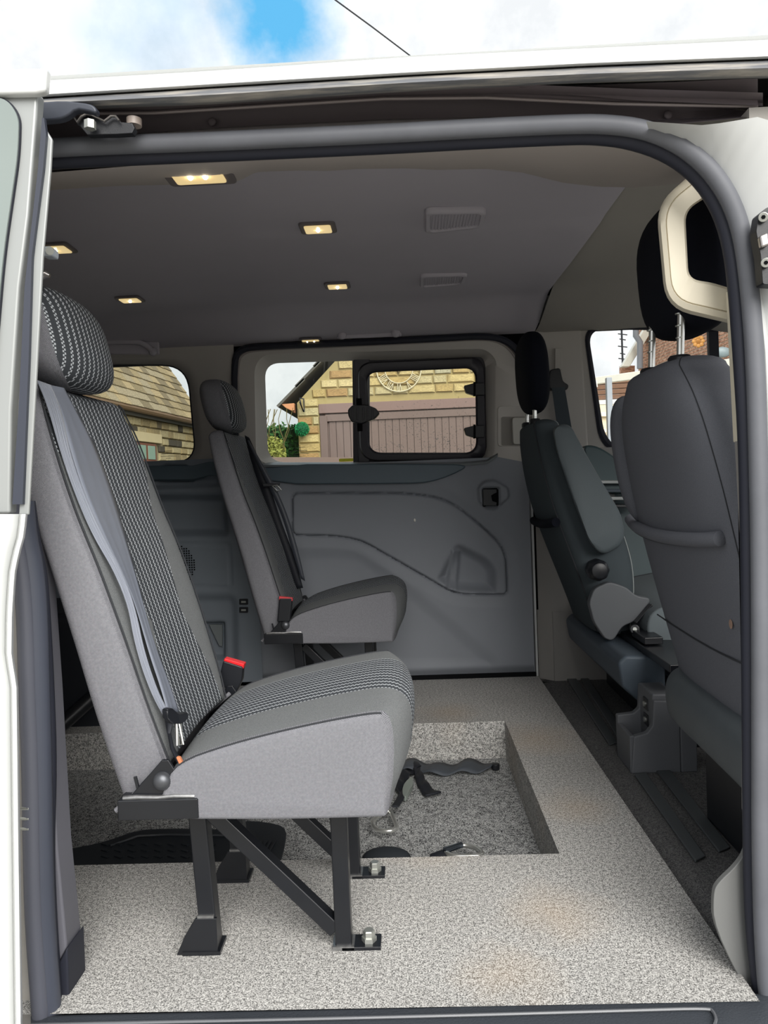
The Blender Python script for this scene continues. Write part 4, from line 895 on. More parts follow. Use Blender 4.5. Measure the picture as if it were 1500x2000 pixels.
# ---- front belt hanging on the far pillar
fbt = thing('seat_belt', 'black seat belt hanging from the far pillar behind the passenger seat', 'seat belt', WY(1090, 760, 1.69))
MB().extr(pxY(rpoly([(1072, 745), (1074, 722), (1094, 718), (1100, 745), (1112, 752), (1108, 762), (1074, 762)], 5, 3), 1.67), (0, .03, 0)).put('guide_loop', M_BLACKP, fbt, bevel=.004)
MB().extr(pxY([(1078, 758), (1103, 756), (1124, 880), (1104, 885), (1088, 830)], 1.665), (0, .004, 0)).put('webbing', plain('belt_slate', (46, 58, 66), .6), fbt)
MB().extr(pxY([(1084, 680), (1098, 680), (1098, 722), (1084, 722)], 1.70), (0, .006, 0)).put('height_slider', M_TRIMU, fbt, bevel=.002)
# ================================================================ FITTINGS
def ceil_lamp(cx, cy, pxw, Zp, lab, group, wid=.075, dep=.045, e=9, n=1):
    c = Vector(WZ(cx, cy, Zp)); L = thing('ceiling_light', lab, 'light', c, group)
    MB().extr([c+Vector((x, y, .002)) for x, y in rpoly([(-wid*.68, -dep*.75), (wid*.68, -dep*.75), (wid*.68, dep*.75), (-wid*.68, dep*.75)], .012, 4)], (0, 0, -.006)).put('lamp_frame', plain('lamp_frame', (110, 104, 106), .6), L, bevel=.002)
    MB().extr([c+Vector((x, y, -.0035)) for x, y in rpoly([(-wid*.5, -dep*.5), (wid*.5, -dep*.5), (wid*.5, dep*.5), (-wid*.5, dep*.5)], .006, 3)], (0, 0, -.0035)).put('lamp_lens', plain('lamp_lens', (235, 205, 150), .3, emit=((250, 222, 160), .5)), L, bevel=.001)
    for i in range(n):
        MB().ball(c+Vector((((i-(n-1)/2)*.025), 0, -.007)), .0045, 10, 6).put('bulb', plain('bulb', (255, 244, 220), .3, emit=((255, 240, 205), 26)), L)
    return L
G_L = 'small rectangular lights in the headliner'
def hz(cx, cy, Y0=.6):
    z = 1.33
    for _ in range(8):
        p = WZ(cx, cy, z); z = float(head_z(np.array(p[0]), np.array(p[1])))-.001
    return z
ceil_lamp(386, 338, 90, 1.262, 'largest lit ceiling light, nearest the open door, with two bulbs', G_L, .085, .06, n=2)
ceil_lamp(621, 444, 55, hz(621, 444), 'lit ceiling light in the middle of the headliner, left of the bigger oval speaker', G_L, .062, .05)
ceil_lamp(659, 557, 45, hz(659, 557), 'lit ceiling light left of the farther, smaller ceiling speaker', G_L, .056, .045)
ceil_lamp(108, 484, 45, hz(108, 484), 'lit ceiling light half hidden behind the edge of the open near door', G_L, .062, .05)
ceil_lamp(254, 584, 45, hz(254, 584), 'lit ceiling light above the grab handle over the rear quarter window', G_L, .056, .045)
ceil_lamp(607, 664, 40, hz(607, 664), 'lit ceiling light just above the far sliding door window', G_L, .060, .045, n=2)
def speaker(px, Zp, wx, wy, lab):
    P = [Vector(WZ(x, y, Zp)) for x, y in px]; c = sum(P, Vector())/len(P); S = thing('ceiling_speaker', lab, 'speaker', c, 'grilles in the headliner')
    q = [(p.x-c.x, p.y-c.y) for p in P]; o = rpoly(q, .02, 5); i_ = [(x*.84, y*.80) for x, y in o]
    MB().loft([[c+Vector((x, y, .004)) for x, y in o], [c+Vector((x, y, -.003)) for x, y in o], [c+Vector((x*.96, y*.93, -.008)) for x, y in o], [c+Vector((x, y, -.008)) for x, y in i_], [c+Vector((x*.97, y*.95, -.002)) for x, y in i_]], caps=(True, True)).put('grille_frame', M_HEAD, S, ang=50)
    for k in range(-7, 8):
        x0 = (max(x for x, y in i_))*k/8.2; ym = max(y for x, y in i_)*.92
        MB().bar(c+Vector((x0, -ym, -.003)), c+Vector((x0, ym, -.003)), .0035, .003).put('grille_rib', M_HEAD, S)
    return S
speaker([(830, 408), (951, 407), (943, 440), (830, 453)], 1.327, 0, 0, 'larger, nearer speaker grille in the headliner')
speaker([(820, 535), (914, 532), (906, 552), (820, 559)], 1.327, 0, 0, 'smaller, farther speaker grille in the headliner')
# grab handles
def handle(name_lab, px, Y, th, mat=M_TRIMU):
    P = [Vector(WY(x, y, Y)) for x, y in px]; c = sum(P, Vector())/len(P); H = thing('grab_handle', name_lab, 'handle', c, 'grab handles')
    MB().tube(smoothp([tuple(p) for p in P], 2), th, 10, up=(0, 1, 0)).put('grip', mat, H)
    a, b = P[0], P[-1]
    MB().extr([a+Vector((-.02, .012, -.01)), b+Vector((.02, .012, -.01)), b+Vector((.02, .012, .035)), a+Vector((-.02, .012, .035))], (0, .01, 0)).put('back_plate', mat, H, bevel=.005)
    for p in (a, b): MB().ball(p+Vector((0, .004, 0)), .016, 12, 8, (1, .8, 1)).put('end_cap', mat, H)
handle('grab handle above the far sliding door window', [(668, 654), (669, 640), (690, 636), (745, 633), (768, 634), (773, 650)], 1.64, .009, M_HEAD)
handle('grab handle above the rear quarter window, behind the near headrest', [(180, 684), (186, 670), (210, 668), (270, 667), (286, 674), (298, 686)], 1.62, .010, M_HEAD)
handle('grab handle above the front passenger window, mostly hidden by the headrest', [(1226, 582), (1232, 570), (1250, 565), (1330, 570), (1350, 590)], 1.60, .012, plain('front_headliner', (160, 157, 150), .9))
# coat hook, clear clip and pin at left edge
hk = thing('clear_clip', 'small clear plastic clip at the open door edge beneath the half hidden light', 'clip', WY(92, 490, .1))
MB().extr(pxY(rpoly([(82, 481), (98, 480), (104, 488), (103, 500), (82, 500)], 3, 3), .05), (0, .02, 0)).put('clip_body', plain('clear_plastic', (196, 204, 214), .12, spec=.8), hk, bevel=.003)
MB().cyl(WY(97, 490, .045), WY(97, 490, .06), .006, 14).put('clip_screw', M_ZINC, hk)
MB().tube([WY(80, 538, .05), WY(90, 536, .05), WY(97, 539, .05)], [.007, .005, .003], 10).put('coat_peg', M_ALU); tag(bpy.data.objects['coat_peg'], 'small metal peg just above the nearer headrest at the door edge', 'peg')
# sliding-door roller arm in the top track
ra = thing('roller_arm', 'black roller arm of the near sliding door sitting in the roof track', 'roller arm', WY(180, 235, -.02))
MB().extr(pxY(smoothp([(60, 196), (84, 198), (120, 195), (160, 199), (180, 203), (189, 212), (188, 222), (170, 216), (148, 213), (132, 226), (115, 233), (84, 236), (60, 236)], 1, True), -.085), (0, .014, 0)).put('arm', plain('worn_black', (54, 58, 68), .38, var=.25, vscale=40), ra, bevel=.003)
MB().extr(pxY([(144, 228), (152, 240), (158, 228), (166, 222), (178, 222), (203, 238), (216, 226), (226, 225), (236, 238), (258, 240), (263, 250), (258, 260), (225, 262), (170, 263), (156, 246), (150, 243)], -.066), (0, .012, 0)).put('roller_bracket', M_BLACKP, ra, bevel=.003)
MB().tube(pxY([(144, 228), (151, 239), (159, 228), (168, 223), (178, 224), (204, 237), (217, 227), (226, 227), (233, 236)], -.072), .0028, 8, ry=.0014).put('bracket_rim', M_ALU, ra)
nb = MB().cyl(WY(176, 236, -.08), WY(176, 252, -.08), .0075, 6).put('bracket_nut', M_ZINC, ra)
MB().cyl(WY(262, 232, -.05), WY(262, 246, -.05), .010, 16).put('roller', plain('roller_tan', (150, 138, 130), .4), ra)
# striker plate at right
stp = thing('door_striker', 'black latch striker with bolts on the white pillar, right edge', 'striker', WY(1490, 500, -.05))
MB().extr(pxY(rpoly([(1482, 418), (1498, 405), (1560, 400), (1560, 560), (1490, 555), (1486, 500), (1477, 452)], 4, 3), -.066), (0, .02, 0)).put('striker_plate', M_BLACKP, stp, bevel=.002)
for x, y in ((1491, 424), (1496, 513)):
    q = MB().cyl(WY(x, y, -.067), WY(x, y, -.074), .0062, 20).put('striker_bolt', M_ZINC, stp, bevel=.001)
    MB().cyl(WY(x, y, -.0742), WY(x, y, -.0746), .0028, 6).put('bolt_socket', M_VOID, q)
MB().extr(pxY([(1484, 460), (1502, 452), (1504, 478), (1488, 484)], -.075), (0, .01, 0)).put('striker_loop', M_ALU, stp, bevel=.003)
# ---- things lying in the floor well
def ribZ(name, L, Rr, Z, mat, parent, th=.003, wave=.004, n=30, lift=None):
    A = interp([WZ(x, y, Z) for x, y in smoothp(L, 2)], n); B = interp([WZ(x, y, Z) for x, y in smoothp(Rr, 2)], n); vs = []
    for i, (a, b) in enumerate(zip(A, B)):
        h = wave*(1+math.sin(i*.7))/2+(lift(i/(n-1)) if lift else 0)
        for j in range(4):
            u = j/3; vs.append((a[0]*(1-u)+b[0]*u, a[1]*(1-u)+b[1]*u, Z+h+.002))
    fs = [(i*4+j, i*4+j+1, (i+1)*4+j+1, (i+1)*4+j) for i in range(n-1) for j in range(3)]
    o = mk(name, vs, fs, mat, parent); s_ = o.modifiers.new('t', 'SOLIDIFY'); s_.thickness = th; return o
ZP = PZ_+.003
stp2 = thing('tie_down_strap', 'dark webbing strap with pale metal cam buckle lying in the floor well', 'strap', WZ(830, 1510, ZP))
ribZ('strap_run', [(790, 1492), (815, 1490), (850, 1500), (880, 1499), (920, 1489), (955, 1496), (965, 1502)], [(782, 1515), (800, 1507), (830, 1514), (850, 1520), (885, 1516), (930, 1514), (958, 1509)], ZP, plain('strap_grey', (70, 75, 82), .6, var=.1), stp2, wave=.012)
ribZ('strap_tail', [(815, 1492), (826, 1520), (842, 1545), (862, 1555)], [(808, 1508), (812, 1530), (822, 1550), (832, 1562)], ZP, M_BELTD, stp2, wave=.006, th=.005)
ribZ('strap_fold', [(812, 1490), (790, 1500), (775, 1520), (768, 1545)], [(822, 1502), (805, 1516), (792, 1535), (782, 1560)], ZP, M_BELTD, stp2, wave=.010)
P = [Vector(WZ(x, y, ZP+.006)) for x, y in smoothp([(786, 1545), (797, 1530), (806, 1526), (808, 1540), (800, 1552), (794, 1566), (787, 1564)], 1, True)]
cbk = MB().extr(P, (0, 0, .014)).put('cam_buckle', plain('pale_zinc', (168, 178, 170), .4, metal=.5), stp2, bevel=.002)
eb = MB().cyl(WZ(968, 1503, ZP), Vector(WZ(968, 1503, ZP))+Vector((0, 0, .018)), .012, 16).put('end_bolt', M_BLACKP, stp2, bevel=.003)
def dring(name, lab, px, Z, parentlab, gate=None):
    P = [Vector(WZ(x, y, Z)) for x, y in px]; T_ = thing(name, lab, 'carabiner', sum(P, Vector())/len(P))
    MB().tube(smoothp([tuple(p) for p in P], 2, True), .0052, 12, closed=True).put('ring', M_CHROME, T_)
    return T_
k1 = dring('carabiner', 'chrome carabiner ring below the front corner of the near seat cushion', [(731, 1598), (727, 1612), (738, 1622), (766, 1624), (776, 1614), (768, 1598), (762, 1580)], ZP+.02, '')
MB().tube([WZ(772, 1575, ZP+.03), WZ(780, 1562, ZP+.02), WZ(790, 1545, ZP+.01)], .010, 8, ry=.003).put('ring_webbing', M_BELTD, k1)
k2 = dring('carabiner', 'chrome carabiner at the near edge of the floor well, right of the dark cap', [(868, 1661), (885, 1655), (905, 1650), (925, 1654), (942, 1664), (940, 1671), (915, 1673), (880, 1672)], ZP+.030, '')
MB().tube([WZ(868, 1661, ZP+.034), WZ(902, 1650, ZP+.034)], .0066, 12).put('gate', plain('gate_blue', (150, 160, 172), .25, metal=1), k2)
MB().tube([WZ(842, 1674, ZP+.014), WZ(862, 1667, ZP+.024), WZ(880, 1668, ZP+.024)], .013, 10, ry=.006).put('ring_webbing', M_BELTD, k2)
MB().tube([WZ(880, 1673, ZP+.018), WZ(915, 1672, ZP+.018)], .008, 10, ry=.005).put('ring_webbing', M_BELTD, k2)
c = Vector(WZ(755, 1673, ZP+.01)); MB().ball((c.x, c.y-.01, ZP+.012), .052, 24, 12, (1.05, .6, .42)).put('wheel_cap', plain('cap_dark', (30, 36, 42), .8), None); tag(bpy.data.objects['wheel_cap'], 'dark rounded cap peeping over the near edge of the floor well', 'cap')
def mat_thing(lab, px, Z, blocks):
    P = [Vector(WZ(x, y, Z)) for x, y in smoothp(px, 1, True)]; T_ = thing('rubber_mat', lab, 'mat', sum(P, Vector())/len(P), 'rubber mats in the floor well')
    MB().extr(P, (0, 0, .006)).put('mat_sheet', plain('mat_rubber', (34, 38, 44), .5, grain=.5), T_, bevel=.002)
    return T_
mA = mat_thing('long black rubber mat with chevron studs in the floor well behind the seat', [(100, 1700), (100, 1668), (160, 1658), (215, 1645), (270, 1625), (330, 1622), (440, 1624), (470, 1628), (470, 1710)], ZP, 0)
for i in range(9):
    for j in range(3):
        p = Vector(WZ(205+i*26, 1650+j*12, ZP+.006)); M_ = Matrix.Rotation(-.5, 3, 'Z')
        MB().box(p, (.022, .007, .005), M_).put('tread_stud', plain('mat_rubber', (34, 38, 44), .5, grain=.5), mA, bevel=.001)
MB().tube([WZ(x, y, ZP+.007) for x, y in ((215, 1652), (270, 1633), (330, 1630), (440, 1632))], .004, 6).put('mat_rim', plain('mat_rubber', (34, 38, 44), .5, grain=.5), mA)
mB = mat_thing('black ribbed rubber mat in the floor well under the near seat', [(462, 1612), (490, 1606), (545, 1614), (560, 1625), (558, 1650), (545, 1700), (462, 1705)], ZP+.001, 0)
for i in range(8):
    MB().bar(WZ(478+i*8.5, 1640+i*.4, ZP+.009), WZ(464+i*8.5, 1668, ZP+.009), .005, .004).put('mat_rib', plain('mat_rubber', (34, 38, 44), .5, grain=.5), mB, bevel=.001)
# diagonal black strut of the row behind, leaning on the far carpet
MB().tube([(-1.22, .95, -.10), (-.95, 1.16, .14), (-.86, 1.22, .22)], .022, 12).put('black_strut', M_STEEL); tag(bpy.data.objects['black_strut'], 'black diagonal strut behind the near seat at lower left', 'strut')
# ================================================================ OUTSIDE
gz = -.52
m_, t, b_ = newmat('driveway'); co = t.tc('Object')
t.l.new(t.mix(t.ramp(t.noise(co, 60, 4, .7), [(.35, 0.0), (.65, 1.0)]), lin((120, 118, 112)), lin((176, 172, 164))), b_.inputs['Base Color']); b_.inputs['Roughness'].default_value = .95
g_ = MB(); grid_rect(g_, -40, 40, -30, 60, gz, 4, 4); o = g_.put('driveway', m_); tag(o, kind='structure'); o.name = 'ground'
for x in (-1.25,): pass
def stone_mat(name, cols, streak=None):
    m, t, b = newmat(name); oi = t.new('ShaderNodeObjectInfo'); co = t.tc('Object')
    base = t.ramp(oi.outputs['Random'], [(i/(len(cols)), lin(c)) for i, c in enumerate(cols)], 'CONSTANT')
    mp = t.new('ShaderNodeMapping'); mp.inputs['Scale'].default_value = streak or (1, 1, 1); t.l.new(co, mp.inputs[0])
    n = t.noise(mp.outputs[0], 9, 5, .65); k = t.ramp(n, [(.35, 0.0), (.7, 1.0)])
    t.l.new(t.mix(t.m('MULTIPLY', k, .55), base, lin((70, 62, 46))), b.inputs['Base Color']); b.inputs['Roughness'].default_value = .9
    t.l.new(t.bump(n, .6, .02), b.inputs['Normal']); return m
M_STONE = stone_mat('sandstone', [(216, 196, 140), (226, 206, 152), (204, 178, 118), (188, 152, 100), (210, 196, 150), (196, 190, 160), (222, 200, 140)])
M_STONE2 = stone_mat('weathered_stone', [(196, 180, 138), (186, 166, 120), (120, 108, 84), (170, 152, 112), (84, 78, 66), (200, 184, 142)])
M_SLATE = stone_mat('stone_slate', [(168, 150, 112), (150, 134, 100), (184, 164, 124), (136, 122, 94), (172, 158, 128)], (1, 1, 1))
M_MORTAR = plain('mortar', (166, 150, 104), .95, var=.1, vscale=9)
M_MORTAR2 = plain('mortar_dark', (150, 138, 108), .95)
M_BROWN = plain('brown_timber', (112, 94, 88), .6, var=.15, vscale=3)
def stone_mesh(seed):
    rd = random.Random(seed); j = lambda a: a*(1+rd.uniform(-.06, .06)); vs = []
    for y, k in ((0, 1), (-.6, .97), (-1, .84)):
        for sx, sz in ((-1, -1), (0, -1), (1, -1), (1, 1), (0, 1), (-1, 1)): vs.append((j(.5*k)*sx, y+(rd.uniform(-.2, .1) if k < .9 else 0), j(.5*k)*sz))
    fs = [tuple(range(12, 18))]+[(i+r*6, (i+1) % 6+r*6, (i+1) % 6+(r+1)*6, i+(r+1)*6) for r in (0, 1) for i in range(6)]
    me = bpy.data.meshes.new('stone'); me.from_pydata(vs, [], fs); return me
def shared(mats, n, fn=stone_mesh):
    out = []
    for i in range(n):
        me = fn(i); me.materials.append(mats); out.append(me)
    return out
def place(name, me, parent, loc, rotz=0, sc=(1, 1, 1), rot=None):
    o = bpy.data.objects.new(name, me); COL.objects.link(o); o.parent = parent; p = Vector(loc)-off(parent)
    o.location = p; o.rotation_euler = rot or (0, 0, rotz); o.scale = sc; return o
SM1 = shared(M_STONE, 6)
# --- garage gable
GY = 12.0; D_ = GY+1.09
def gp(px, py): return WY(px, py, GY)
gar = thing('garage', 'sandstone garage with brown timber doors seen through the far door window', 'garage', (gp(780, 900)[0], GY, gz))
xl = gp(583, 850)[0]; xdl = gp(625, 850)[0]; zdt = gp(780, 783)[2]; xr = xl+4.7; xdr = xr-.5; zeave = gp(556, 788)[2]; sl = (gp(625, 712)[2]-zeave)/(gp(625, 712)[0]-gp(556, 788)[0]); xm = (xl+xr)/2; zr_ = zeave+sl*(xm-xl)
W_ = [(xl, GY, gz), (xdl, GY, gz), (xdl, GY, zdt), (xdr, GY, zdt), (xdr, GY, gz), (xr, GY, gz), (xr, GY, zeave), (xm, GY, zr_), (xl, GY, zeave)]
MB().extr(W_, (0, .3, 0)).put('gable_wall', M_MORTAR, gar, smooth=False)
MB().box(((xl+xr)/2, GY+3, (gz+zeave)/2), (xr-xl-.1, 5.6, zeave-gz)).put('garage_body', M_MORTAR, gar, smooth=False)
rd = random.Random(3); z = gz+.02; ci = 0; rowi = 0; nst = 0
while z < zr_-.15:
    h = .148 if z < zdt-.2 else .15
    if z > zdt-.05 and z < zdt+.10: pass
    xa = xl+max(0, (z+h-zeave)/sl+.04) if z+h > zeave else xl; xb = xr-(xa-xl)
    x = xa
    while x < xb-.1:
        wd = rd.uniform(.24, .46); x2 = min(x+wd, xb); 
        in_door = (x2 > xdl+.02 and x < xdr-.02 and z < zdt-.03)
        if in_door and x < xdl-.05: x2 = xdl; in_door = False
        vis = z > 1.0
        if not in_door and x2-x > .08 and vis and x < 3.6 and nst < 295:
            place('stone', SM1[rd.randrange(6)], gar, ((x+x2)/2, GY, z+h/2), 0, (x2-x-.024, .035, h-.022)); nst += 1
        x = x2
        if in_door: x = max(x, xdr)
    z += h+.004
# doors: two leaves of vertical boards in a frame
dr = MB().box(((xdl+xdr)/2, GY+.06, (gz+zdt)/2), (xdr-xdl, .04, zdt-gz)).put('garage_door', M_BROWN, gar, smooth=False)
MB().box(((xdl+xdr)/2, GY-.005, zdt-.08), (xdr-xdl, .06, .16)).put('door_lintel_board', plain('lintel', (128, 104, 98), .6), gar, bevel=.008)
for xx in (xdl+.07, xdr-.07): MB().box((xx, GY-.005, (gz+zdt)/2-.1), (.13, .06, zdt-gz-.2)).put('door_post', M_BROWN, gar, bevel=.008)
xx = xdl+.16; k = 0
bmsh = MB().box((0, 0, 0), (1, 1, 1)); bme = bpy.data.meshes.new('board'); bme.from_pydata(bmsh.v, [], bmsh.f); bme.materials.append(M_BROWN)
zr2 = zdt-.30
MB().box(((xdl+xdr)/2, GY+.01, zdt-.24), (xdr-xdl-.2, .05, .12)).put('door_rail', M_BROWN, gar, bevel=.006)
while xx < min(xdr-.2, 4.2):
    place('board', bme, gar, (xx+.06, GY+.030, (gz+zr2)/2), 0, (.108, .03, zr2-gz)); xx += .12
# roof edges: overlapping slates on the left slope, barge
for i in range(9):
    k = i*.52; a = Vector((xl-.28+k*.86*.72, 0, zeave-.10+k*.86*.72*sl)); b = a+Vector((.62*.74, 0, .62*.74*sl))
    n_ = Vector((-sl, 0, 1)).normalized()*.03
    MB().extr([a+Vector((0, GY-.16, 0))+n_, b+Vector((0, GY-.16, 0))+n_*.2, b+Vector((0, GY-.16, 0))+n_*1.6, a+Vector((0, GY-.16, 0))+n_*2.4], (0, 5.5, 0)).put('roof_slate', plain('slate_dark', (92, 90, 84), .8, var=.2), gar, smooth=False)
MB().extr([Vector((xm, GY-.1, zr_)), Vector((xm, GY-.1, zr_+.1)), Vector((xr+.1, GY-.1, zeave)), Vector((xr+.1, GY-.1, zeave-.1))], (0, 5.5, 0)).put('roof_far_slope', plain('slate_dark', (92, 90, 84), .8, var=.2), gar, smooth=False)
MB().extr([gp(552, 791), gp(577, 789), gp(577, 803), gp(572, 804), (gp(560, 798))], (0, -.14, 0)).put('eave_bracket', plain('terracotta', (200, 140, 100), .8), gar, bevel=.01)
MB().extr([gp(570, 790), gp(577, 790), gp(578, 808), gp(573, 806)], (0, -.10, 0)).put('downpipe_head', plain('brown_pipe', (130, 82, 56), .6), gar, bevel=.01)
# wall bracket
wb = thing('wall_bracket', 'black iron wall bracket on the garage corner', 'bracket', gp(592, 790))
for a, b in (((587, 779), (590, 793)), ((587, 779), (596, 781)), ((590, 793), (595, 806)), ((595, 782), (596, 806)), ((587, 786), (595, 806))):
    MB().bar(Vector(gp(*a))+Vector((0, -.12, 0)), Vector(gp(*b))+Vector((0, -.12, 0)), .018, .018, up=(0, 1, 0)).put('bracket_bar', M_BLACKP, wb)
# topiary ball
tb = thing('topiary_ball', 'round green leafy topiary ball hanging beside the garage door', 'topiary', Vector(gp(593, 840))+Vector((0, -.2, 0)))
M_LEAFG = plain('topiary_green', (26, 150, 88), .5, var=.5, vscale=30)
cc = Vector(gp(593, 840))+Vector((0, -.2, 0)); R_ = 15.0/1500*D_
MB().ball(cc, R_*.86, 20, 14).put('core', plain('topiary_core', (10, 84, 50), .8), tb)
mb = MB(); rd = random.Random(5)
for i in range(700):
    d = Vector((rd.gauss(0, 1), rd.gauss(0, 1), rd.gauss(0, 1))).normalized(); s_ = d.orthogonal().normalized(); s_.rotate(Matrix.Rotation(rd.random()*6.28, 3, d)); q = d.cross(s_)
    b = cc+d*R_*.82; mb.add([b-s_*.007, b+s_*.007, b+d*R_*.2+q*.012], [(0, 1, 2)])
tag(mb.put('leaves', M_LEAFG, tb, smooth=False), kind='stuff')
# clock
ck = thing('wall_clock', 'cream skeleton wall clock with roman numerals on the garage gable', 'clock', Vector(gp(779, 720))+Vector((0, -.06, 0)))
M_CLK = plain('clock_cream', (214, 206, 176), .6)
c0 = Vector(gp(779, 722))+Vector((0, -.06, 0)); s1 = D_/1500
for r, th in ((43*s1, 2.0*s1), (27*s1, 1.6*s1)):
    MB().tube([c0+Vector((r*math.cos(a*math.pi/32), 0, r*math.sin(a*math.pi/32))) for a in range(64)], th*.6, 8, closed=True, up=(0, 1, 0)).put('clock_ring', M_CLK, ck)
MB().ball(c0, 5*s1, 12, 8, (1, .4, 1)).put('clock_hub', M_CLK, ck)
NUM = {1: 'I', 2: 'II', 3: 'III', 4: 'IIII', 5: 'V', 6: 'VI', 7: 'VII', 8: 'VIII', 9: 'IX', 10: 'X', 11: 'XI', 12: 'XII'}
for h, tx in NUM.items():
    an = math.pi/2-h*math.pi/6; mb = MB(); er = Vector((math.cos(an), 0, math.sin(an))); et = Vector((math.sin(an), 0, -math.cos(an)))
    wch = {'I': 3.2, 'V': 6.5, 'X': 6.5}; tot = sum(wch[c] for c in tx)*s1; u = -tot/2
    for c in tx:
        w_ = wch[c]*s1; L_ = lambda a, b: mb.bar(c0+et*(u+a*w_)+er*(28*s1+b[0]*14*s1), c0+et*(u+b[2]*w_)+er*(28*s1+b[1]*14*s1), 1.1*s1, 1.1*s1, up=(0, 1, 0))
        if c == 'I': L_(.5, (0, 1, .5))
        elif c == 'V': L_(.1, (1, 0, .5)); L_(.9, (1, 0, .5))
        else: L_(.1, (1, 0, .9)); L_(.9, (1, 0, .1))
        u += w_
    mb.put('roman_numeral', M_CLK, ck)
for an, L_ in ((1.9, 30), (0.5, 20)): MB().bar(c0+Vector((0, -.02, 0)), c0+Vector((math.cos(an)*L_*s1, -.02, math.sin(an)*L_*s1)), 1.4*s1, .8*s1, up=(0, 1, 0)).put('clock_hand', M_BLACKP, ck)
# low timber edge in front of the garage and hedge
MB().extr([WY(430, 893, 9.5), WY(1010, 893, 9.5), WY(1010, 940, 9.5), WY(430, 940, 9.5)], (0, .12, 0)).put('low_wall', plain('low_brown', (118, 100, 92), .8, var=.1, vscale=2)); o = bpy.data.objects['low_wall']; tag(o, 'low brown wall edge along the bottom of the far door window', 'wall')
mb = MB()
a = WY(430, 900, 9.5); MB().box((0, 9.6, (gz+a[2])/2-.15), (9, .3, a[2]-gz-.3)).put('wall_base', M_MORTAR2, o)
def foliage(name, lab, cat, c, rx, ry, rz, n, mat, size=.03, seed=1, box=False, twigs=0):
    T_ = thing(name, lab, cat, (c[0], c[1], gz)); rd = random.Random(seed); mb = MB()
    for i in range(n):
        if box: p = Vector((rd.uniform(-1, 1)*rx, rd.uniform(-1, 1)*ry, rd.uniform(-1, 1)*rz+rd.gauss(0, .03)))
        else:
            d = Vector((rd.gauss(0, 1), rd.gauss(0, 1), rd.gauss(0, 1))).normalized()*rd.uniform(.7, 1.08); p = Vector((d.x*rx, d.y*ry, d.z*rz))
        p += Vector(c); a = Vector((rd.gauss(0, 1), rd.gauss(0, 1), rd.gauss(0, 1))).normalized()*size; b = a.orthogonal().normalized()*size*.5
        mb.add([p-a, p+b, p+a, p-b], [(0, 1, 2, 3)])
    tag(mb.put('leaves', mat, T_, smooth=False), kind='stuff')
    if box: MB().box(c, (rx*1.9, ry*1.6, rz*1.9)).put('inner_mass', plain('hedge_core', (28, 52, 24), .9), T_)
    mb = MB()
    for i in range(twigs):
        p = Vector(c)+Vector((rd.uniform(-1, 1)*rx, 0, rz*.2)); pts = [p]
        for k in range(4): p = p+Vector((rd.uniform(-.08, .08), rd.uniform(-.05, .05), .16)); pts.append(p)
        mb.tube(pts, .006, 4)
    if twigs: tag(mb.put('twigs', plain('twig', (110, 100, 60), .9), T_), kind='stuff')
    MB().cyl((c[0], c[1], gz), (c[0], c[1], c[2]), .05, 8).put('stem', M_BROWN, T_)
h0 = WY(560, 875, 13.6)
foliage('hedge', 'dark green hedge beside the garage, left part of far door window', 'hedge', (h0[0]-.50, 13.6, h0[2]-.35), .80, .4, .75, 9000, plain('hedge_green', (54, 98, 44), .7, var=.4, vscale=8), .05, 2, True)
h1 = WY(540, 860, 10.6)
foliage('shrub', 'yellow green shrub with thin bare twigs in front of hedge', 'shrub', (h1[0]-.05, 10.6, h1[2]-.22), .17, .2, .27, 1100, plain('shrub_yellow', (138, 142, 66), .7, var=.4, vscale=12), .03, 4, False, 9)
# --- stone house on the left (wall recedes, stone slate roof)
A0 = Vector(WY(150, 900, 9.6)); B0 = Vector(WY(378, 900, 14.0)); 
def eave_pt(px, py, Y): return Vector(WY(px, py, Y))
eA = eave_pt(150, 776, 9.6); eB = eave_pt(378, 826, 14.0); ez = (eA.z+eB.z)/2
dirw = Vector((eB.x-eA.x, eB.y-eA.y, 0)).normalized(); nrm = Vector((dirw.y, -dirw.x, 0)); Lw = (Vector((eB.x, eB.y, 0))-Vector((eA.x, eA.y, 0))).length
hs = thing('stone_house', 'weathered stone house with stone slate roof through the rear quarter window', 'house', (eA.x, eA.y, gz))
O_ = Vector((eA.x, eA.y, 0)); ext = 3.0
def hp(s_, n_, z_): return O_+dirw*s_+nrm*n_+Vector((0, 0, z_))
def zE(s_): return eA.z+(eB.z-eA.z)*s_/Lw
MB().extr([hp(-ext, 0, gz), hp(Lw, 0, gz), hp(Lw, 0, zE(Lw)+.02), hp(-ext, 0, zE(-ext)+.02)], -nrm*.3).put('side_wall', M_MORTAR2, hs, smooth=False)
SM2 = shared(M_STONE2, 6); rd = random.Random(9); angw = math.atan2(dirw.y, dirw.x)
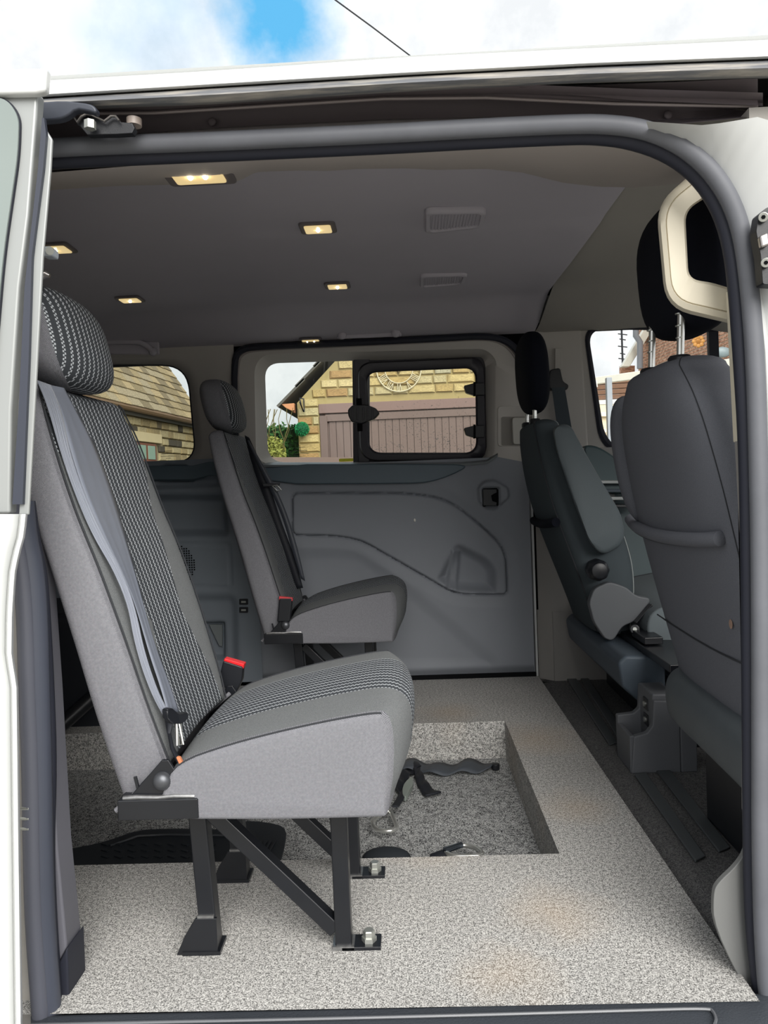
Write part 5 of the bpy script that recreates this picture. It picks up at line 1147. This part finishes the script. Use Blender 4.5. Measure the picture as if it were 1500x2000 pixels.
# window in the side wall
def s_of(px, py):
    v = ray(px, py); # intersect with wall plane
    n_ = np.array(nrm); t_ = (n_.dot(np.array(O_))-n_.dot(CP))/n_.dot(v); p = Vector(CP+v*t_); return (p-O_).dot(dirw), p.z
wsa, wza = s_of(262, 905); wsb, wzb = s_of(300, 868)
z = .9
while z < ez-.12:
    h = rd.uniform(.11, .15); s0 = -.6
    while s0 < Lw:
        wd = rd.uniform(.2, .42); s1_ = min(s0+wd, Lw)
        if s1_-s0 > .08 and not (s1_ > wsa-.12 and s0 < wsb+.1 and z+h > wza-.05 and z < wzb+.1):
            place('stone', SM2[rd.randrange(6)], hs, hp((s0+s1_)/2, 0, z+h/2), angw, (s1_-s0-.02, .035*1.0, h-.018))
        s0 = s1_
    z += h
wn_ = MB().box(hp((wsa+wsb)/2, .02, (wza+wzb)/2), (wsb-wsa, .06, wzb-wza), Matrix.Rotation(angw, 3, 'Z')).put('house_window', plain('win_brown', (120, 74, 56), .6), hs, bevel=.01)
for f in (.27, .73): MB().box(hp(wsa+(wsb-wsa)*f, .055, (wza+wzb)/2+.02), ((wsb-wsa)*.34, .01, (wzb-wza)*.66), Matrix.Rotation(angw, 3, 'Z')).put('pane', plain('pane_green', (150, 176, 160), .2), wn_)
MB().box(hp((wsa+wsb)/2, .03, wzb+.10), (wsb-wsa+.5, .05, .16), Matrix.Rotation(angw, 3, 'Z')).put('lintel', plain('lintel_stone', (206, 190, 150), .9), hs, bevel=.01)
# gutter
MB().tube([hp(-ext, .16, zE(-ext)-.02), hp(Lw, .16, zE(Lw)-.02)], .05, 8).put('gutter', plain('gutter_brown', (116, 92, 66), .6), hs)
# roof slates in courses
tp = eave_pt(314, 712, 14.0); rs = (tp-eB); rise = rs.z; run = -(rs.x*nrm.x+rs.y*nrm.y); pitch = math.atan2(rise, max(run, .2)); pitch = min(pitch, math.radians(58)); cp, sp_ = math.cos(pitch), math.sin(pitch)
slp = 3.6
MB().extr([hp(-ext, .1, zE(-ext)), hp(Lw+.1, .1, zE(Lw)), hp(Lw+.1, .1-slp*cp, zE(Lw)+slp*sp_), hp(-ext, .1-slp*cp, zE(-ext)+slp*sp_)], -nrm*.0+Vector((0, 0, -.12))).put('roof_deck', plain('slate_dark', (92, 90, 84), .8, var=.2), hs, smooth=False)
def slate_mesh(seed):
    rd = random.Random(seed); vs = []
    for z_ in (0, 1):
        for x_, y_ in ((-.5, -.5), (0, -.5+rd.uniform(-.04, .04)), (.5, -.5+rd.uniform(-.05, .05)), (.5, .5), (-.5, .5)): vs.append((x_, y_, z_*(.5 if y_ > 0 else 1)))
    me = bpy.data.meshes.new('slate'); me.from_pydata(vs, [], [(4, 3, 2, 1, 0), (5, 6, 7, 8, 9)]+[(i, (i+1) % 5, 5+(i+1) % 5, 5+i) for i in range(5)]); return me
SLT = shared(M_SLATE, 5, slate_mesh); eave_dir = (hp(Lw, 0, zE(Lw))-hp(0, 0, zE(0))).normalized(); upv = (-nrm*cp+Vector((0, 0, sp_))); nv = eave_dir.cross(upv).normalized()
if nv.z < 0: nv = -nv
upo = nv.cross(eave_dir).normalized(); Mr = Matrix((eave_dir, upo, nv)).transposed(); er_ = Mr.to_euler(); rows_ = 17; cnt = 0
for r in range(rows_):
    hh = .175; s0 = -.9+rd.uniform(0, .2)
    while s0 < Lw+.1 and cnt < 298:
        wd = rd.uniform(.26, .46); s1_ = min(s0+wd, Lw+.12+rd.uniform(0, .04)); c = hp((s0+s1_)/2, .14, zE((s0+s1_)/2)+.02)+upo*(hh*(r+.5))+nv*.02
        place('slate', SLT[rd.randrange(5)], hs, c, 0, (s1_-s0-.012, .23, .04), tuple(er_)); s0 = s1_; cnt += 1
# --- right hand houses through the front passenger window
bh = thing('brick_house', 'red brick house with white gable fascia through the front passenger window', 'house', (WY(1340, 700, 20)[0], 20, gz))
pA = Vector(WY(1246, 700, 24)); pB = Vector(WY(1600, 700, 14.5)); dv = Vector((pB.x-pA.x, pB.y-pA.y, 0)).normalized(); Lb = (Vector((pB.x, pB.y, 0))-Vector((pA.x, pA.y, 0))).length; nb_ = Vector((dv.y, -dv.x, 0))
Ob = Vector((pA.x, pA.y, 0)); MB().extr([Ob+Vector((0, 0, gz)), Ob+dv*Lb+Vector((0, 0, gz)), Ob+dv*Lb+Vector((0, 0, 8.4)), Ob+Vector((0, 0, 8.4))], -nb_*.3).put('brick_backing', plain('brick_mortar', (222, 208, 188), .95), bh, smooth=False)
mb = MB(); zz = 2.2; r = 0; Mb = Matrix.Rotation(math.atan2(dv.y, dv.x), 3, 'Z')
while zz < 8.4:
    s0 = (.12 if r % 2 else 0)
    while s0 < Lb-.25: mb.box(Ob+dv*(s0+.11)+nb_*.012+Vector((0, 0, zz)), (.205, .03, .056), Mb); s0 += .24
    zz += .088; r += 1
m_, t, b_ = newmat('brick'); co = t.tc('Object'); mp = t.new('ShaderNodeMapping'); mp.inputs['Scale'].default_value = (1, 1, 2.6); t.l.new(co, mp.inputs[0])
t.l.new(t.ramp(t.noise(mp.outputs[0], 5.5, 1), [(.38, lin((168, 124, 102))), (.46, lin((202, 158, 132))), (.56, lin((216, 172, 144))), (.64, lin((178, 132, 108)))], 'CONSTANT'), b_.inputs['Base Color']); b_.inputs['Roughness'].default_value = .9
tag(mb.put('bricks', m_, bh, smooth=False), kind='stuff')
M_FAS = plain('fascia_white', (232, 230, 216), .4)
f1 = Vector(WY(1214, 716, 23)); f2 = Vector(WY(1272, 620, 23)); MB().extr([f1, Vector(WY(1230, 716, 23)), Vector(WY(1290, 620, 23)), f2], (0, .3, 0)).put('gable_fascia', M_FAS, bh, bevel=.02)
MB().tube([WY(1242, 630, 22.6), WY(1242, 656, 22.6), WY(1250, 668, 22.6), WY(1250, 720, 22.6)], .09, 10).put('downpipe', plain('pipe_grey', (136, 140, 146), .5), bh)
MB().extr([WY(1213, 714, 23.5), WY(1240, 714, 23.5), WY(1240, 900, 23.5), WY(1213, 900, 23.5)], (0, .2, 0)).put('gable_brick', m_, bh)
fl_ = MB().ball(WY(1361, 668, 18.2), .10, 12, 8, (1, .4, 1)).put('wall_ornament', plain('ornament', (222, 164, 90), .5), bh)
for k in range(8): MB().ball(Vector(WY(1361, 668, 18.1))+Vector((.11*math.cos(k*.785), -.1, .11*math.sin(k*.785))), .05, 8, 5, (1, .4, 1)).put('petal', plain('ornament', (222, 164, 90), .5), fl_)
MB().ball(WY(1411, 688, 16.2), .12, 12, 8, (1.6, .5, 1)).put('security_light', plain('lamp_grey', (130, 146, 150), .4), bh)
cpo = thing('carport', 'white framed carport with grey posts outside the front passenger window', 'carport', (WY(1200, 740, 12)[0], 12, gz))
MB().extr([WY(1150, 738, 12.3), WY(1500, 690, 10.5), WY(1500, 708, 10.5), WY(1150, 752, 12.3)], (0, .12, 0)).put('fascia_board', M_FAS, cpo, bevel=.01)
MB().extr([WY(1141, 752, 12.0), WY(1166, 742, 12.0), WY(1168, 756, 12.0), WY(1141, 765, 12.0)], (0, .10, 0)).put('side_board', M_FAS, cpo, bevel=.01)
MB().extr([WY(1153, 782, 13.2), WY(1215, 780, 13.2), WY(1215, 789, 13.2), WY(1153, 791, 13.2)], (0, .1, 0)).put('rear_beam', M_FAS, cpo, bevel=.01)
for x0, x1, y in ((1183, 1194, 11.8), (1400, 1412, 11.0)): 
    a = Vector(WY(x0, 738, y)); b = Vector(WY(x1, 738, y)); MB().box(((a.x+b.x)/2, y, (gz+a.z)/2), (b.x-a.x, .1, a.z-gz)).put('post', plain('post_grey', (150, 156, 162), .5), cpo, bevel=.01)
for i in range(4): 
    y0 = 744+i*10; MB().extr([WY(1141, y0, 13.4), WY(1260, y0-8, 13.4), WY(1260, y0+1, 13.4), WY(1141, y0+9, 13.4)], (0, .1, 0)).put('roof_purlin', plain('purlin', (112, 82, 62), .8, var=.3), cpo, bevel=.01)
ch_ = thing('cream_house', 'cream rendered house front with dark window behind the carport', 'house', (WY(1200, 850, 17)[0], 17, gz))
M_CR = plain('cream_render', (222, 208, 178), .9)
a = Vector(WY(1100, 790, 17)); b = Vector(WY(1300, 790, 17)); MB().box(((a.x+b.x)/2, 17.2, (gz+a.z)/2), (b.x-a.x, .3, a.z-gz)).put('house_wall', M_CR, ch_)
c_ = Vector(WY(1172, 860, 17)); MB().extr(rpoly([(1163, 905), (1163, 846), (1181, 846), (1181, 905)], 5, 4) and pxY(rpoly([(1163, 905), (1163, 846), (1181, 846), (1181, 905)], 5, 4), 17.0), (0, .1, 0)).put('house_window', plain('dark_window', (40, 56, 48), .2), ch_)
MB().extr(pxY([(1158, 838), (1186, 838), (1186, 845), (1158, 845)], 16.95), (0, .1, 0)).put('window_head', plain('band', (236, 226, 204), .8), ch_, bevel=.01)
MB().extr(pxY([(1140, 806), (1260, 804), (1260, 812), (1140, 814)], 16.95), (0, .1, 0)).put('string_course', plain('band', (236, 226, 204), .8), ch_, bevel=.01)
an = thing('aerial', 'thin dark aerial mast above the white carport fascia', 'aerial', WY(1217, 720, 26))
MB().cyl((WY(1218, 724, 26)[0], 26, gz), WY(1214, 645, 26), .035, 6).put('mast', M_STEEL, an)
for i, (w_, y) in enumerate(((9, 652), (6, 662), (9, 676), (5, 690), (8, 700))): MB().cyl(WY(1216-w_, y, 26), WY(1216+w_, y+2, 26), .02, 6).put('element', M_STEEL, an)
wr = MB().tube([WY(600, -45, 20), WY(655, 0, 21), WY(726, 52, 22.5), WY(800, 108, 24), WY(1000, 260, 28)], .022, 6).put('overhead_wire', M_STEEL); tag(wr, 'thin black overhead wire crossing the cloudy sky', 'wire')
